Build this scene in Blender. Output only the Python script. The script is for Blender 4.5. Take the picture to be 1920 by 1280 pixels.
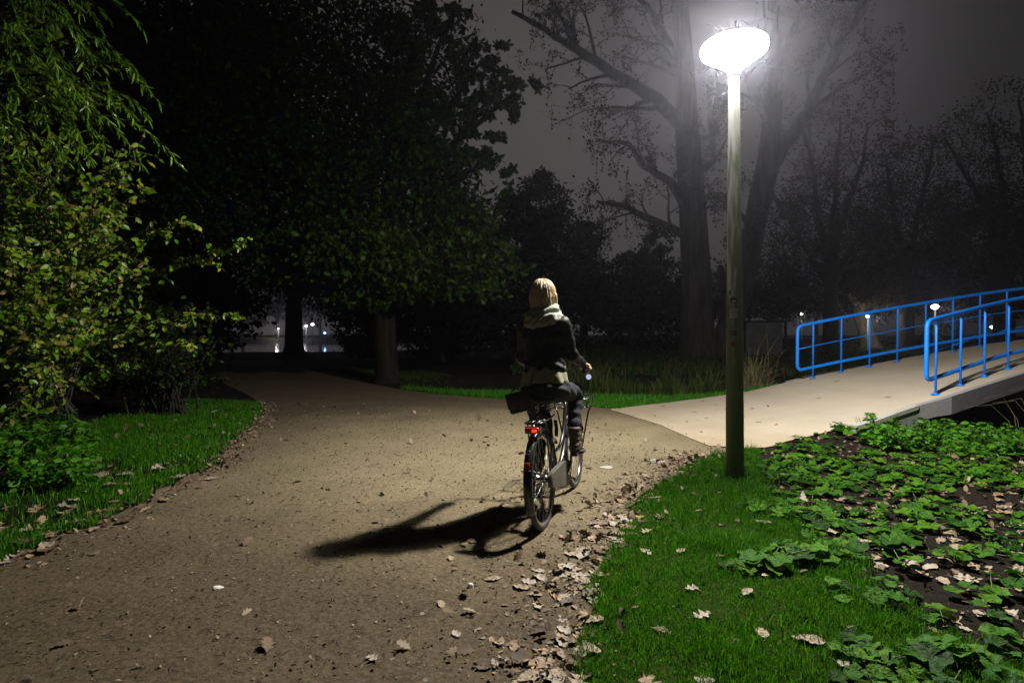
import bpy, math, random
import numpy as np
from mathutils import Vector, Matrix, geometry
R = math.radians
random.seed(7); rng = np.random.default_rng(7)
scn = bpy.context.scene
for o in list(bpy.data.objects): bpy.data.objects.remove(o)

# ------------------------------------------------------------------ camera
FPX = 1067.0; PITCH = R(1.07); CAMH = 1.4
cam = bpy.data.cameras.new('camera'); cam.sensor_width = 36; cam.lens = 36*FPX/1920; cam.clip_end = 900; cam.clip_start = .05
co = bpy.data.objects.new('camera', cam); scn.collection.objects.link(co)
co.location = (0, 0, CAMH); co.rotation_euler = (R(90)-PITCH, 0, 0); scn.camera = co

# ------------------------------------------------------------------ night sky
W_ = bpy.data.worlds.new("World"); scn.world = W_; W_.use_nodes = True
nt = W_.node_tree; nt.nodes.clear()
wo = nt.nodes.new('ShaderNodeOutputWorld'); bg = nt.nodes.new('ShaderNodeBackground')
tc = nt.nodes.new('ShaderNodeTexCoord'); cr = nt.nodes.new('ShaderNodeValToRGB')
# city glow low in the sky ahead, the rest of the night sky darker
vm = nt.nodes.new('ShaderNodeVectorMath'); vm.operation = 'DOT_PRODUCT'; vm.inputs[1].default_value = (-.05, .95, .30)
nt.links.new(tc.outputs['Generated'], vm.inputs[0]); nt.links.new(vm.outputs['Value'], cr.inputs[0])
E_ = cr.color_ramp.elements
E_[0].position = 0.0; E_[0].color = (.004, .0037, .0040, 1); E_[1].position = 1.0; E_[1].color = (.070, .065, .062, 1)
for p_, c_ in ((.55, (.0085,.0080,.0082)), (.76, (.018,.0165,.0160)), (.90, (.042,.039,.038))):
    e_ = E_.new(p_); e_.color = (*c_, 1)
nt.links.new(cr.outputs[0], bg.inputs[0]); nt.links.new(bg.outputs[0], wo.inputs[0]); bg.inputs[1].default_value = 1.0

# ------------------------------------------------------------------ render settings
scn.view_settings.view_transform = 'Standard'; scn.view_settings.look = 'None'
scn.view_settings.exposure = 0.0; scn.view_settings.gamma = 1.0; scn.view_settings.use_curve_mapping = False
scn.render.engine = 'CYCLES'
cy = scn.cycles
cy.use_denoising = True; cy.max_bounces = 4; cy.diffuse_bounces = 2; cy.glossy_bounces = 2; cy.transmission_bounces = 2
cy.volume_bounces = 0; cy.transparent_max_bounces = 8; cy.use_light_tree = True; cy.sample_clamp_indirect = 4.0
cy.caustics_reflective = False; cy.caustics_refractive = False
LAMP_W = 3300.0; BOWL_E = 125.0; HAZE_D = .0014

# ------------------------------------------------------------------ pixel <-> world
CP, SPH = math.cos(PITCH), math.sin(PITCH)
def at(px, py, Y):
    a = (px-960)/FPX; b = (640-py)/FPX
    t = Y/(CP+b*SPH)
    return Vector((a*t, Y, CAMH+t*(-SPH+b*CP)))
def gr(px, py, z=0.0):
    a = (px-960)/FPX; b = (640-py)/FPX
    t = (z-CAMH)/(-SPH+b*CP)
    return Vector((a*t, t*(CP+b*SPH), z))

# ------------------------------------------------------------------ object helpers
def put(o, parent=None):
    scn.collection.objects.link(o)
    if parent: o.parent = parent
    return o
def tag(o, label=None, cat=None, group=None, kind=None):
    if label: o['label'] = label
    if cat: o['category'] = cat
    if group: o['group'] = group
    if kind: o['kind'] = kind
    return o
def empty(name, loc=(0,0,0), rot=(0,0,0)):
    o = bpy.data.objects.new(name, None); o.empty_display_size = .2
    o.location = loc; o.rotation_euler = rot
    return put(o)
def npmesh(name, V, faces, mats, parent=None, smooth=False, mi=None):
    """V (n,3); faces: list of int arrays (m,k)"""
    me = bpy.data.meshes.new(name)
    V = np.asarray(V, dtype=np.float32)
    faces = [np.asarray(f, dtype=np.int32) for f in faces if len(f)]
    nf = sum(len(f) for f in faces); nl = sum(f.size for f in faces)
    me.vertices.add(len(V)); me.vertices.foreach_set('co', V.ravel())
    me.loops.add(nl); me.polygons.add(nf)
    me.loops.foreach_set('vertex_index', np.concatenate([f.ravel() for f in faces]))
    tot = np.concatenate([np.full(len(f), f.shape[1], np.int32) for f in faces])
    st = np.concatenate([[0], np.cumsum(tot)[:-1]]).astype(np.int32)
    me.polygons.foreach_set('loop_start', st); me.polygons.foreach_set('loop_total', tot)
    if mi is not None: me.polygons.foreach_set('material_index', np.asarray(mi, np.int32))
    if smooth: me.polygons.foreach_set('use_smooth', np.ones(nf, bool))
    me.update(calc_edges=True); me.validate()
    for m in (mats if isinstance(mats, (list, tuple)) else [mats]): me.materials.append(m)
    o = bpy.data.objects.new(name, me)
    return put(o, parent)

def frame_of(d):
    d = d.normalized()
    u = Vector((0,0,1)) if abs(d.z) < .9 else Vector((1,0,0))
    a = d.cross(u).normalized(); b = a.cross(d).normalized()
    return a, b
class MB:
    def __init__(s): s.v = []; s.f = []; s.m = []; s.sm = []
    def add(s, vs, fs, m=0, sm=False):
        o = len(s.v); s.v += [tuple(v) for v in vs]
        for f in fs: s.f.append(tuple(i+o for i in f)); s.m.append(m); s.sm.append(sm)
    def box(s, c, d, rot=None, m=0, bev=0.0):
        c = Vector(c); hx, hy, hz = d[0]/2, d[1]/2, d[2]/2
        M = rot if rot is not None else Matrix.Identity(3)
        if bev <= 0:
            vs = [c+M@Vector((x*hx, y*hy, z*hz)) for x in (-1,1) for y in (-1,1) for z in (-1,1)]
            s.add(vs, [(0,1,3,2),(4,6,7,5),(0,4,5,1),(2,3,7,6),(0,2,6,4),(1,5,7,3)], m); return
        # rounded prism profile: bevelled in xy, chamfered in z
        b = bev; pts = []
        for (sx, sy, a0) in ((1,1,0),(-1,1,90),(-1,-1,180),(1,-1,270)):
            for k in range(4):
                a = R(a0+k*30); pts.append((sx*(hx-b)+b*math.cos(a), sy*(hy-b)+b*math.sin(a)))
        n = len(pts); vs = []
        for (sc, z) in ((b*.8, -hz), (0, -hz+b*.8), (0, hz-b*.8), (b*.8, hz)):
            for (x, y) in pts:
                vs.append(c+M@Vector((x*(1-sc/hx), y*(1-sc/hy), z)))
        fs = [tuple(reversed(range(n))), tuple(range(3*n, 4*n))]
        for r in range(3):
            for k in range(n): fs.append((r*n+k, r*n+(k+1)%n, (r+1)*n+(k+1)%n, (r+1)*n+k))
        s.add(vs, fs, m, True)
    def tube(s, pts, rad, n=8, m=0, cap=True, closed=False):
        pts = [Vector(p) for p in pts]; N = len(pts)
        rr = rad if isinstance(rad, (list, tuple)) else [rad]*N
        base = len(s.v); a_prev = None
        for i, p in enumerate(pts):
            if closed: d = pts[(i+1)%N]-pts[i-1]
            else: d = pts[min(i+1, N-1)]-pts[max(i-1, 0)]
            if d.length < 1e-9: d = Vector((0,0,1))
            d.normalize()
            if a_prev is None: a, b = frame_of(d)
            else:
                a = a_prev-d*a_prev.dot(d)
                if a.length < 1e-6: a, b = frame_of(d)
                a.normalize(); b = a.cross(d)
            a_prev = a
            for k in range(n):
                t = 2*math.pi*k/n
                s.v.append(tuple(p+(a*math.cos(t)+b*math.sin(t))*rr[i]))
        for i in range(N if closed else N-1):
            j = (i+1) % N
            for k in range(n):
                s.f.append((base+i*n+k, base+i*n+(k+1)%n, base+j*n+(k+1)%n, base+j*n+k)); s.m.append(m); s.sm.append(True)
        if cap and not closed:
            s.f.append(tuple(base+k for k in range(n))); s.m.append(m); s.sm.append(False)
            s.f.append(tuple(base+(N-1)*n+k for k in reversed(range(n)))); s.m.append(m); s.sm.append(False)
    def lathe(s, prof, c=(0,0,0), n=24, axis='z', m=0, M=None):
        base = len(s.v); c = Vector(c)
        for (r, h) in prof:
            for k in range(n):
                t = 2*math.pi*k/n; x, y = r*math.cos(t), r*math.sin(t)
                v = Vector((x, y, h)) if axis == 'z' else (Vector((x, h, y)) if axis == 'y' else Vector((h, x, y)))
                if M is not None: v = M@v
                s.v.append(tuple(c+v))
        for i in range(len(prof)-1):
            for k in range(n):
                s.f.append((base+i*n+k, base+i*n+(k+1)%n, base+(i+1)*n+(k+1)%n, base+(i+1)*n+k)); s.m.append(m); s.sm.append(True)
    def build(s, name, mats, parent=None, fixn=True):
        me = bpy.data.meshes.new(name); me.from_pydata(s.v, [], s.f)
        me.polygons.foreach_set('material_index', s.m); me.polygons.foreach_set('use_smooth', s.sm)
        for m in (mats if isinstance(mats, (list, tuple)) else [mats]): me.materials.append(m)
        me.update()
        if fixn:
            import bmesh
            bm = bmesh.new(); bm.from_mesh(me); bmesh.ops.recalc_face_normals(bm, faces=bm.faces); bm.to_mesh(me); bm.free()
        o = bpy.data.objects.new(name, me)
        return put(o, parent)

# ------------------------------------------------------------------ materials
def mat(name, col, rough=.7, col2=None, scale=8.0, bump=0.0, bscale=30.0, metal=0.0, spec=.5, island=None, transl=0.0,
        detail=6, stretch=None, extra=None, coat=0.0, ramp=(.35,.65)):
    m = bpy.data.materials.new(name); m.use_nodes = True; t = m.node_tree; N = t.nodes; L = t.links
    b = N['Principled BSDF']; b.inputs['Roughness'].default_value = rough; b.inputs['Metallic'].default_value = metal
    b.inputs['Specular IOR Level'].default_value = spec; b.inputs['Coat Weight'].default_value = coat
    b.inputs['Base Color'].default_value = (*col, 1)
    tcn = N.new('ShaderNodeTexCoord'); mp = N.new('ShaderNodeMapping'); L.new(tcn.outputs['Object'], mp.inputs[0])
    if stretch: mp.inputs['Scale'].default_value = stretch
    csock = None
    if col2 is not None:
        n = N.new('ShaderNodeTexNoise'); n.inputs['Scale'].default_value = scale; n.inputs['Detail'].default_value = detail
        L.new(mp.outputs[0], n.inputs[0])
        r = N.new('ShaderNodeValToRGB'); r.color_ramp.elements[0].position = ramp[0]; r.color_ramp.elements[1].position = ramp[1]
        r.color_ramp.elements[0].color = (*col, 1); r.color_ramp.elements[1].color = (*col2, 1)
        L.new(n.outputs[0], r.inputs[0]); csock = r.outputs[0]
    if island is not None:
        g = N.new('ShaderNodeNewGeometry'); r = N.new('ShaderNodeValToRGB')
        els = r.color_ramp.elements
        els[0].position = 0; els[0].color = (*island[0], 1); els[1].position = 1; els[1].color = (*island[-1], 1)
        for k in range(1, len(island)-1):
            e = els.new(k/(len(island)-1)); e.color = (*island[k], 1)
        L.new(g.outputs['Random Per Island'], r.inputs[0])
        csock = r.outputs[0]
    if csock: L.new(csock, b.inputs['Base Color'])
    if bump > 0:
        n2 = N.new('ShaderNodeTexNoise'); n2.inputs['Scale'].default_value = bscale; n2.inputs['Detail'].default_value = 8
        L.new(mp.outputs[0], n2.inputs[0]); bp = N.new('ShaderNodeBump'); bp.inputs['Strength'].default_value = bump
        bp.inputs['Distance'].default_value = .02
        L.new(n2.outputs[0], bp.inputs['Height']); L.new(bp.outputs[0], b.inputs['Normal'])
    if transl > 0:
        tr = N.new('ShaderNodeBsdfTranslucent'); mx = N.new('ShaderNodeMixShader'); mx.inputs[0].default_value = transl
        if csock: L.new(csock, tr.inputs[0])
        else: tr.inputs[0].default_value = (*col, 1)
        L.new(b.outputs[0], mx.inputs[1]); L.new(tr.outputs[0], mx.inputs[2]); L.new(mx.outputs[0], N['Material Output'].inputs[0])
    return m
def emis(name, col, s):
    m = bpy.data.materials.new(name); m.use_nodes = True; t = m.node_tree; t.nodes.clear()
    e = t.nodes.new('ShaderNodeEmission'); e.inputs[0].default_value = (*col, 1); e.inputs[1].default_value = s
    o = t.nodes.new('ShaderNodeOutputMaterial'); t.links.new(e.outputs[0], o.inputs[0]); return m

def ground_mat(name, cols, s1, s2, bump, bdist, speck=None, rough=.9, bs=(18, 140)):
    """cols: dark, mid, light. large noise mixes, fine speckle on top, two-scale bump"""
    m = bpy.data.materials.new(name); m.use_nodes = True; t = m.node_tree; N = t.nodes; L = t.links
    b = N['Principled BSDF']; b.inputs['Roughness'].default_value = rough; b.inputs['Specular IOR Level'].default_value = .12
    tcn = N.new('ShaderNodeTexCoord')
    def noise(sc, det=8, rg=.6):
        n = N.new('ShaderNodeTexNoise'); n.inputs['Scale'].default_value = sc; n.inputs['Detail'].default_value = det
        n.inputs['Roughness'].default_value = rg; L.new(tcn.outputs['Object'], n.inputs[0]); return n
    n1 = noise(s1); r1 = N.new('ShaderNodeValToRGB'); r1.color_ramp.elements[0].position = .32; r1.color_ramp.elements[1].position = .68
    r1.color_ramp.elements[0].color = (*cols[0], 1); r1.color_ramp.elements[1].color = (*cols[1], 1); L.new(n1.outputs[0], r1.inputs[0])
    n2 = noise(s2, 10, .75); r2 = N.new('ShaderNodeValToRGB'); r2.color_ramp.elements[0].position = .42; r2.color_ramp.elements[1].position = .66
    r2.color_ramp.elements[0].color = (0,0,0,1); r2.color_ramp.elements[1].color = (1,1,1,1); L.new(n2.outputs[0], r2.inputs[0])
    mx = N.new('ShaderNodeMix'); mx.data_type = 'RGBA'; L.new(r2.outputs[0], mx.inputs[0]); L.new(r1.outputs[0], mx.inputs[6]); mx.inputs[7].default_value = (*cols[2], 1)
    out = mx.outputs[2]
    if speck:
        v = N.new('ShaderNodeTexVoronoi'); v.inputs['Scale'].default_value = speck[0]; v.feature = 'F1'; L.new(tcn.outputs['Object'], v.inputs[0])
        rs = N.new('ShaderNodeValToRGB'); rs.color_ramp.elements[0].position = speck[1]; rs.color_ramp.elements[1].position = speck[1]+.06
        rs.color_ramp.elements[0].color = (1,1,1,1); rs.color_ramp.elements[1].color = (0,0,0,1); L.new(v.outputs['Distance'], rs.inputs[0])
        # only some cells
        sx = N.new('ShaderNodeSeparateColor'); L.new(v.outputs['Color'], sx.inputs[0])
        gt = N.new('ShaderNodeMath'); gt.operation = 'GREATER_THAN'; gt.inputs[1].default_value = speck[3]; L.new(sx.outputs[0], gt.inputs[0])
        ml = N.new('ShaderNodeMath'); ml.operation = 'MULTIPLY'; L.new(gt.outputs[0], ml.inputs[0]); L.new(rs.outputs[0], ml.inputs[1])
        m3 = N.new('ShaderNodeMix'); m3.data_type = 'RGBA'; L.new(ml.outputs[0], m3.inputs[0]); L.new(out, m3.inputs[6]); m3.inputs[7].default_value = (*speck[2], 1)
        out = m3.outputs[2]
    L.new(out, b.inputs['Base Color'])
    na = noise(bs[0], 6); nb = noise(bs[1], 6, .8)
    ad = N.new('ShaderNodeMath'); ad.operation = 'MULTIPLY_ADD'; ad.inputs[1].default_value = .35; L.new(nb.outputs[0], ad.inputs[0]); L.new(na.outputs[0], ad.inputs[2])
    bp = N.new('ShaderNodeBump'); bp.inputs['Strength'].default_value = bump; bp.inputs['Distance'].default_value = bdist
    L.new(ad.outputs[0], bp.inputs['Height']); L.new(bp.outputs[0], b.inputs['Normal'])
    return m

M = {}
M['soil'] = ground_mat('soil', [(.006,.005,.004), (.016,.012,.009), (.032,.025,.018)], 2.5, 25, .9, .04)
M['dirt'] = ground_mat('dirt', [(.105,.089,.060), (.177,.149,.101), (.27,.232,.163)], 1.6, 46, .8, .020, speck=(41, .15, (.060,.046,.030), .70))
M['asphalt'] = ground_mat('pale_asphalt', [(.46,.40,.315), (.54,.475,.38), (.60,.53,.43)], 1.2, 60, .25, .008, speck=(3.6, .14, (.30,.22,.15), .84), bs=(40, 220))
M['concrete'] = ground_mat('concrete', [(.24,.23,.245), (.32,.31,.33), (.37,.36,.38)], 1.5, 30, .35, .01)
M['concrete_pale'] = ground_mat('concrete_pale', [(.36,.35,.33), (.42,.41,.38), (.5,.48,.45)], 3, 40, .35, .006)
M['grass'] = mat('grass', (.05,.12,.012), .5, island=[(.012,.07,.002),(.028,.14,.003),(.055,.22,.004),(.08,.28,.005),(.15,.33,.02)], transl=.42, spec=.25)
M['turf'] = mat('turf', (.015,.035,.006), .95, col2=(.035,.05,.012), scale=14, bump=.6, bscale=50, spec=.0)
M['verge'] = mat('verge_grass', (.05,.12,.012), .55, island=[(.015,.09,.002),(.035,.17,.003),(.06,.25,.005),(.09,.30,.010)], transl=.4, spec=.3)
M['drygrass'] = mat('dry_grass', (.1,.11,.03), .6, island=[(.012,.03,.004),(.025,.06,.008),(.05,.08,.014),(.11,.10,.04)], transl=.3, spec=.05)
M['butter'] = mat('broad_leaf', (.05,.13,.02), .5, island=[(.014,.065,.002),(.032,.13,.004),(.06,.20,.006),(.11,.25,.012)], transl=.3, spec=.16, bump=.9, bscale=45)
M['herb'] = mat('herb_leaf', (.05,.15,.02), .45, island=[(.05,.18,.008),(.08,.26,.012),(.11,.31,.02)], transl=.4, spec=.3)
M['hangtwig'] = mat('hanging_twig', (.02,.017,.014), .95)
M['stem'] = mat('stem', (.08,.12,.03), .6)
M['dogwood'] = mat('dogwood_leaf', (.1,.14,.02), .38, island=[(.06,.15,.006),(.11,.27,.008),(.20,.34,.014),(.34,.40,.03),(.26,.20,.07),(.12,.28,.010),(.22,.36,.016)], transl=.3, spec=.5)
M['willow'] = mat('willow_leaf', (.05,.1,.02), .3, island=[(.06,.16,.008),(.12,.26,.012),(.22,.36,.03)], transl=.2, spec=.6)
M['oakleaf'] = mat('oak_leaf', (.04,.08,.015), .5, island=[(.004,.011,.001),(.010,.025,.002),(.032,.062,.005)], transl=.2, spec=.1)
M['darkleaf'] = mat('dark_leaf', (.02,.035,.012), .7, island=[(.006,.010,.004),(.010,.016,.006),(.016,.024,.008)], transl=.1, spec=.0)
M['paleleaf'] = mat('pale_tree_leaf', (.06,.065,.04), .6, island=[(.015,.018,.010),(.028,.03,.016),(.045,.043,.026)], transl=.2, spec=.0)
M['brownleaf'] = mat('brown_tree_leaf', (.04,.03,.02), .7, island=[(.02,.018,.012),(.032,.026,.016),(.05,.035,.02)], transl=.1, spec=.0)
M['bark'] = mat('bark', (.045,.038,.03), .9, col2=(.12,.105,.09), scale=3, bump=1, bscale=9, stretch=(3,3,.35))
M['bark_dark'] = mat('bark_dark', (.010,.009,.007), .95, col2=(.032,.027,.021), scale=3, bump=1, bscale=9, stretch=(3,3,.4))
M['bark_pale'] = mat('bark_pale', (.10,.085,.065), .9, col2=(.26,.22,.17), scale=3, bump=1, bscale=8, stretch=(2,2,.5))
M['bark_pop'] = mat('bark_grooved', (.03,.026,.022), .95, col2=(.09,.078,.066), scale=3, bump=1, bscale=8, stretch=(2.5,2.5,.25))
M['twig'] = mat('twig', (.05,.04,.03), .9)
M['blue'] = mat('blue_paint', (.003,.23,.95), .42, col2=(.003,.18,.76), scale=14, bump=.25, bscale=70, spec=.5, ramp=(.5,.8))
M['black'] = mat('black_metal', (.012,.012,.014), .3, spec=.6, coat=.4)
M['rubber'] = mat('rubber', (.03,.029,.028), .75, bump=.3, bscale=200)
M['tyre'] = mat('tyre', (.035,.034,.033), .6, bump=.3, bscale=150)
M['chrome'] = mat('chrome', (.55,.56,.58), .22, metal=1.0)
M['rim'] = mat('rim', (.75,.75,.78), .25, metal=1.0)
M['plastic_grey'] = mat('grey_plastic', (.07,.062,.052), .5, col2=(.11,.10,.085), scale=6)
M['jacket'] = mat('jacket_leather', (.007,.007,.007), .55, bump=.35, bscale=30, spec=.28)
M['trouser'] = mat('denim', (.012,.014,.024), .85, bump=.4, bscale=60)
M['shirt'] = mat('shirt', (.30,.29,.20), .9, bump=.4, bscale=18)
M['scarf'] = mat('scarf', (.36,.37,.32), .95, col2=(.27,.28,.24), scale=25, bump=.6, bscale=60)
M['skin'] = mat('skin', (.55,.34,.25), .5)
M['hair'] = mat('hair', (.36,.26,.13), .42, col2=(.68,.54,.32), scale=11, bump=.6, bscale=26, stretch=(11,11,.5), spec=.5, ramp=(.2,.8))
M['boot'] = mat('boot', (.05,.032,.02), .55, col2=(.10,.068,.045), scale=12, bump=.4, bscale=30)
M['bag'] = mat('bag', (.035,.031,.026), .55, bump=.4, bscale=40)
M['water'] = mat('water', (.004,.005,.004), .05, bump=.10, bscale=1.6, spec=.8)
M['kiosk'] = mat('kiosk', (.14,.14,.15), .8, col2=(.20,.20,.21), scale=2)

# pole paint: pale grey with green algae streaks
def pole_mat():
    m = bpy.data.materials.new('pole_paint'); m.use_nodes = True; t = m.node_tree; N = t.nodes; L = t.links
    b = N['Principled BSDF']; b.inputs['Roughness'].default_value = .55
    tcn = N.new('ShaderNodeTexCoord'); mp = N.new('ShaderNodeMapping'); mp.inputs['Scale'].default_value = (9,9,1.2); L.new(tcn.outputs['Object'], mp.inputs[0])
    n = N.new('ShaderNodeTexNoise'); n.inputs['Scale'].default_value = 2.2; n.inputs['Detail'].default_value = 9; L.new(mp.outputs[0], n.inputs[0])
    s = N.new('ShaderNodeSeparateXYZ'); L.new(tcn.outputs['Object'], s.inputs[0])
    # more algae on the side facing +x and below the top metre
    a = N.new('ShaderNodeMath'); a.operation = 'MULTIPLY_ADD'; a.inputs[1].default_value = 2.2; L.new(s.outputs['X'], a.inputs[0]); L.new(n.outputs[0], a.inputs[2])
    c = N.new('ShaderNodeMath'); c.operation = 'MULTIPLY_ADD'; c.inputs[1].default_value = -.12; L.new(s.outputs['Z'], c.inputs[0]); L.new(a.outputs[0], c.inputs[2])
    r = N.new('ShaderNodeValToRGB'); r.color_ramp.elements[0].position = .0; r.color_ramp.elements[1].position = .22
    r.color_ramp.elements[0].color = (.44,.44,.40,1); r.color_ramp.elements[1].color = (.10,.13,.045,1)
    L.new(c.outputs[0], r.inputs[0]); L.new(r.outputs[0], b.inputs['Base Color'])
    bp = N.new('ShaderNodeBump'); bp.inputs['Strength'].default_value = .3; bp.inputs['Distance'].default_value = .004; L.new(n.outputs[0], bp.inputs['Height']); L.new(bp.outputs[0], b.inputs['Normal'])
    return m
M['pole'] = pole_mat()
def leaf_noise(m, lo=.55, hi=1.25, sc=28):
    """mottling inside each leaf blade"""
    t = m.node_tree; N = t.nodes; L = t.links; b = N['Principled BSDF']; lk = b.inputs['Base Color'].links[0]; src = lk.from_socket
    n = N.new('ShaderNodeTexNoise'); n.inputs['Scale'].default_value = sc; n.inputs['Detail'].default_value = 5
    tcn = N.new('ShaderNodeTexCoord'); L.new(tcn.outputs['Object'], n.inputs[0])
    mr_ = N.new('ShaderNodeMapRange'); mr_.inputs['From Min'].default_value = .3; mr_.inputs['From Max'].default_value = .7; mr_.inputs['To Min'].default_value = lo; mr_.inputs['To Max'].default_value = hi
    L.new(n.outputs[0], mr_.inputs['Value']); vm = N.new('ShaderNodeVectorMath'); vm.operation = 'SCALE'; L.new(src, vm.inputs[0]); L.new(mr_.outputs[0], vm.inputs['Scale'])
    for l_ in list(src.links):
        if l_.to_node.type != 'VECT_MATH': ts = l_.to_socket; L.remove(l_); L.new(vm.outputs[0], ts)
leaf_noise(M['butter'])
# path: lamp falloff and vignette painted in, with sandier centre; ramp: edge dirt
def falloff_wear(m, c, r, inner=(1.32,1.30,1.16), outer=(.66,.60,.56)):
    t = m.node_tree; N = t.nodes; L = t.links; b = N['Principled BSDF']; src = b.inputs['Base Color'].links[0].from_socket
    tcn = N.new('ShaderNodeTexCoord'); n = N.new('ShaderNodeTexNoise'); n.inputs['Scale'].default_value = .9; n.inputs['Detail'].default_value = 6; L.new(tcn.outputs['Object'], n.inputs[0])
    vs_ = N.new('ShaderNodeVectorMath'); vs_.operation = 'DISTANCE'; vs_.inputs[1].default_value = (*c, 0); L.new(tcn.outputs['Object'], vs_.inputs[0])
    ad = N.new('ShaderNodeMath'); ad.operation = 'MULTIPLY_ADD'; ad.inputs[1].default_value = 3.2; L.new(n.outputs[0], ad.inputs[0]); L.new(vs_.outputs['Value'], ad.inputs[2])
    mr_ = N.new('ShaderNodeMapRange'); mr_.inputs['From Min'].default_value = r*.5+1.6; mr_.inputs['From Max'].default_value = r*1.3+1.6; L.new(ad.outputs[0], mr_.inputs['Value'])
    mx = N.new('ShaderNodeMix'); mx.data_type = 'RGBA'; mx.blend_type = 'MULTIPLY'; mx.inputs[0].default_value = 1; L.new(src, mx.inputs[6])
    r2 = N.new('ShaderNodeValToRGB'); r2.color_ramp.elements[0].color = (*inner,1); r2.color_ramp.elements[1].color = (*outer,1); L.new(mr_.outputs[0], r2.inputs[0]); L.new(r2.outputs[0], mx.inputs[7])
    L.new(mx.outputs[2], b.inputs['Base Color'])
falloff_wear(M['dirt'], (-.5, 7.0), 3.2)
falloff_wear(M['asphalt'], (5.6, 8.9), 2.9, (1,1,1), (.70,.66,.58))

# ------------------------------------------------------------------ maths helpers
def vnoise(x, y, s, seed=0):
    """smooth value noise in [-1,1]"""
    x = np.asarray(x)*s; y = np.asarray(y)*s
    xi = np.floor(x).astype(int); yi = np.floor(y).astype(int); fx = x-xi; fy = y-yi
    fx = fx*fx*(3-2*fx); fy = fy*fy*(3-2*fy)
    def h(a, b):
        n = np.sin(a*127.1+b*311.7+seed*74.7)*43758.5453
        return (n-np.floor(n))*2-1
    return (h(xi,yi)*(1-fx)+h(xi+1,yi)*fx)*(1-fy)+(h(xi,yi+1)*(1-fx)+h(xi+1,yi+1)*fx)*fy
def dist_poly(x, y, pts):
    d = np.full(np.shape(x), 1e9)
    for (a, b) in zip(pts[:-1], pts[1:]):
        dx, dy = b[0]-a[0], b[1]-a[1]
        t = np.clip(((x-a[0])*dx+(y-a[1])*dy)/(dx*dx+dy*dy), 0, 1)
        d = np.minimum(d, np.hypot(x-a[0]-t*dx, y-a[1]-t*dy))
    return d
def inside(x, y, poly):
    x = np.asarray(x, float); y = np.asarray(y, float)
    r = np.zeros(x.shape, bool); n = len(poly)
    for i in range(n):
        x1, y1 = poly[i][:2]; x2, y2 = poly[(i+1) % n][:2]
        if y1 == y2: continue
        c = ((y1 > y) != (y2 > y)) & (x < (x2-x1)*(y-y1)/(y2-y1)+x1)
        r ^= c
    return r
YN = [(1.75,10.05),(1.95,9.3),(2.2,8.4),(2.3,7.4),(2.4,6.85),(2.86,6.66),(3.56,7.0),(4.6,7.36),(5.3,7.62),(5.9,7.72),(7.8,8.50),(10,9.0),(16,9.9)]
YF = [(1.75,10.12),(2.5,10.62),(3.4,11.0),(5.36,11.12),(5.9,11.15),(10.5,11.65),(16,12.3)]
ZR = [(1.75,0.004),(2.4,.008),(3.0,.03),(3.6,.075),(4.6,.215),(5.36,.385),(5.9,.51),(7,.70),(8,.865),(9.7,1.12),(12,1.36),(14,1.47),(16,1.5)]
DITCH = [(10.5,-3),(9.3,4),(8.6,7.5),(8.4,11.5),(6.2,14.6),(2.5,15.6),(-.5,15.4)]
def gz(x, y):
    x = np.asarray(x, float); y = np.asarray(y, float)
    d = dist_poly(x, y, DITCH)
    z = -1.0*np.clip((2.5-d)/1.4, 0, 1)**1.0
    e = np.hypot((x+26)/28, (y-71)/35)
    z = z-1.3*np.clip((1.03-e)*8, 0, 1)
    rz = np.interp(x, [a for a,_ in ZR], [b for _,b in ZR]); yn = np.interp(x, [a for a,_ in YN], [b for _,b in YN]); yf = np.interp(x, [a for a,_ in YF], [b for _,b in YF])
    nb_ = (rz-.012)*np.clip(1-(yn-y)/.9, 0, 1)*np.clip((4.7-x)/.5, 0, 1)*(x > 2.3)*(y <= yn+.3)
    fb2 = (rz-.03)*np.clip(1-(y-yf)/1.3, 0, 1)*np.clip((6.2-x)/1.0, 0, 1)*(y > yf-.3)*(x > 2.3)
    z = np.maximum(z, np.where(z > -.02, np.maximum(nb_, fb2), z))
    far = np.clip((y-22)/20, 0, 1)
    z = z+far*.12*vnoise(x, y, .12, 3)*(z > -.01)
    return z

# ------------------------------------------------------------------ ground, water, haze box
def axis(lo, a, b, hi, fine, grow):
    c = list(np.arange(a, b, fine)); s = fine
    while c[-1] < hi: s *= grow; c.append(c[-1]+s)
    s = fine
    while c[0] > lo: s *= grow; c.insert(0, c[0]-s)
    return np.array(c)
gx = axis(-140, -7, 11, 140, .14, 1.07); gy = axis(-12, -1, 17, 190, .14, 1.05)
X, Y = np.meshgrid(gx, gy, indexing='ij'); Z = gz(X, Y)
nx, ny = X.shape
idx = np.arange(nx*ny).reshape(nx, ny)
F = np.stack([idx[:-1,:-1], idx[1:,:-1], idx[1:,1:], idx[:-1,1:]], -1).reshape(-1, 4)
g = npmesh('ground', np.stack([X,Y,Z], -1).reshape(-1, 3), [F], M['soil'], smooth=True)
tag(g, 'dark bare soil and lawn ground under the trees', 'ground', kind='structure')
w = MB(); w.add([(-140,-12,-.5),(140,-12,-.5),(140,190,-.5),(-140,190,-.5)], [(0,1,2,3)])
tag(w.build('water', M['water']), 'still dark pond and ditch water', 'water', kind='structure')

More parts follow.
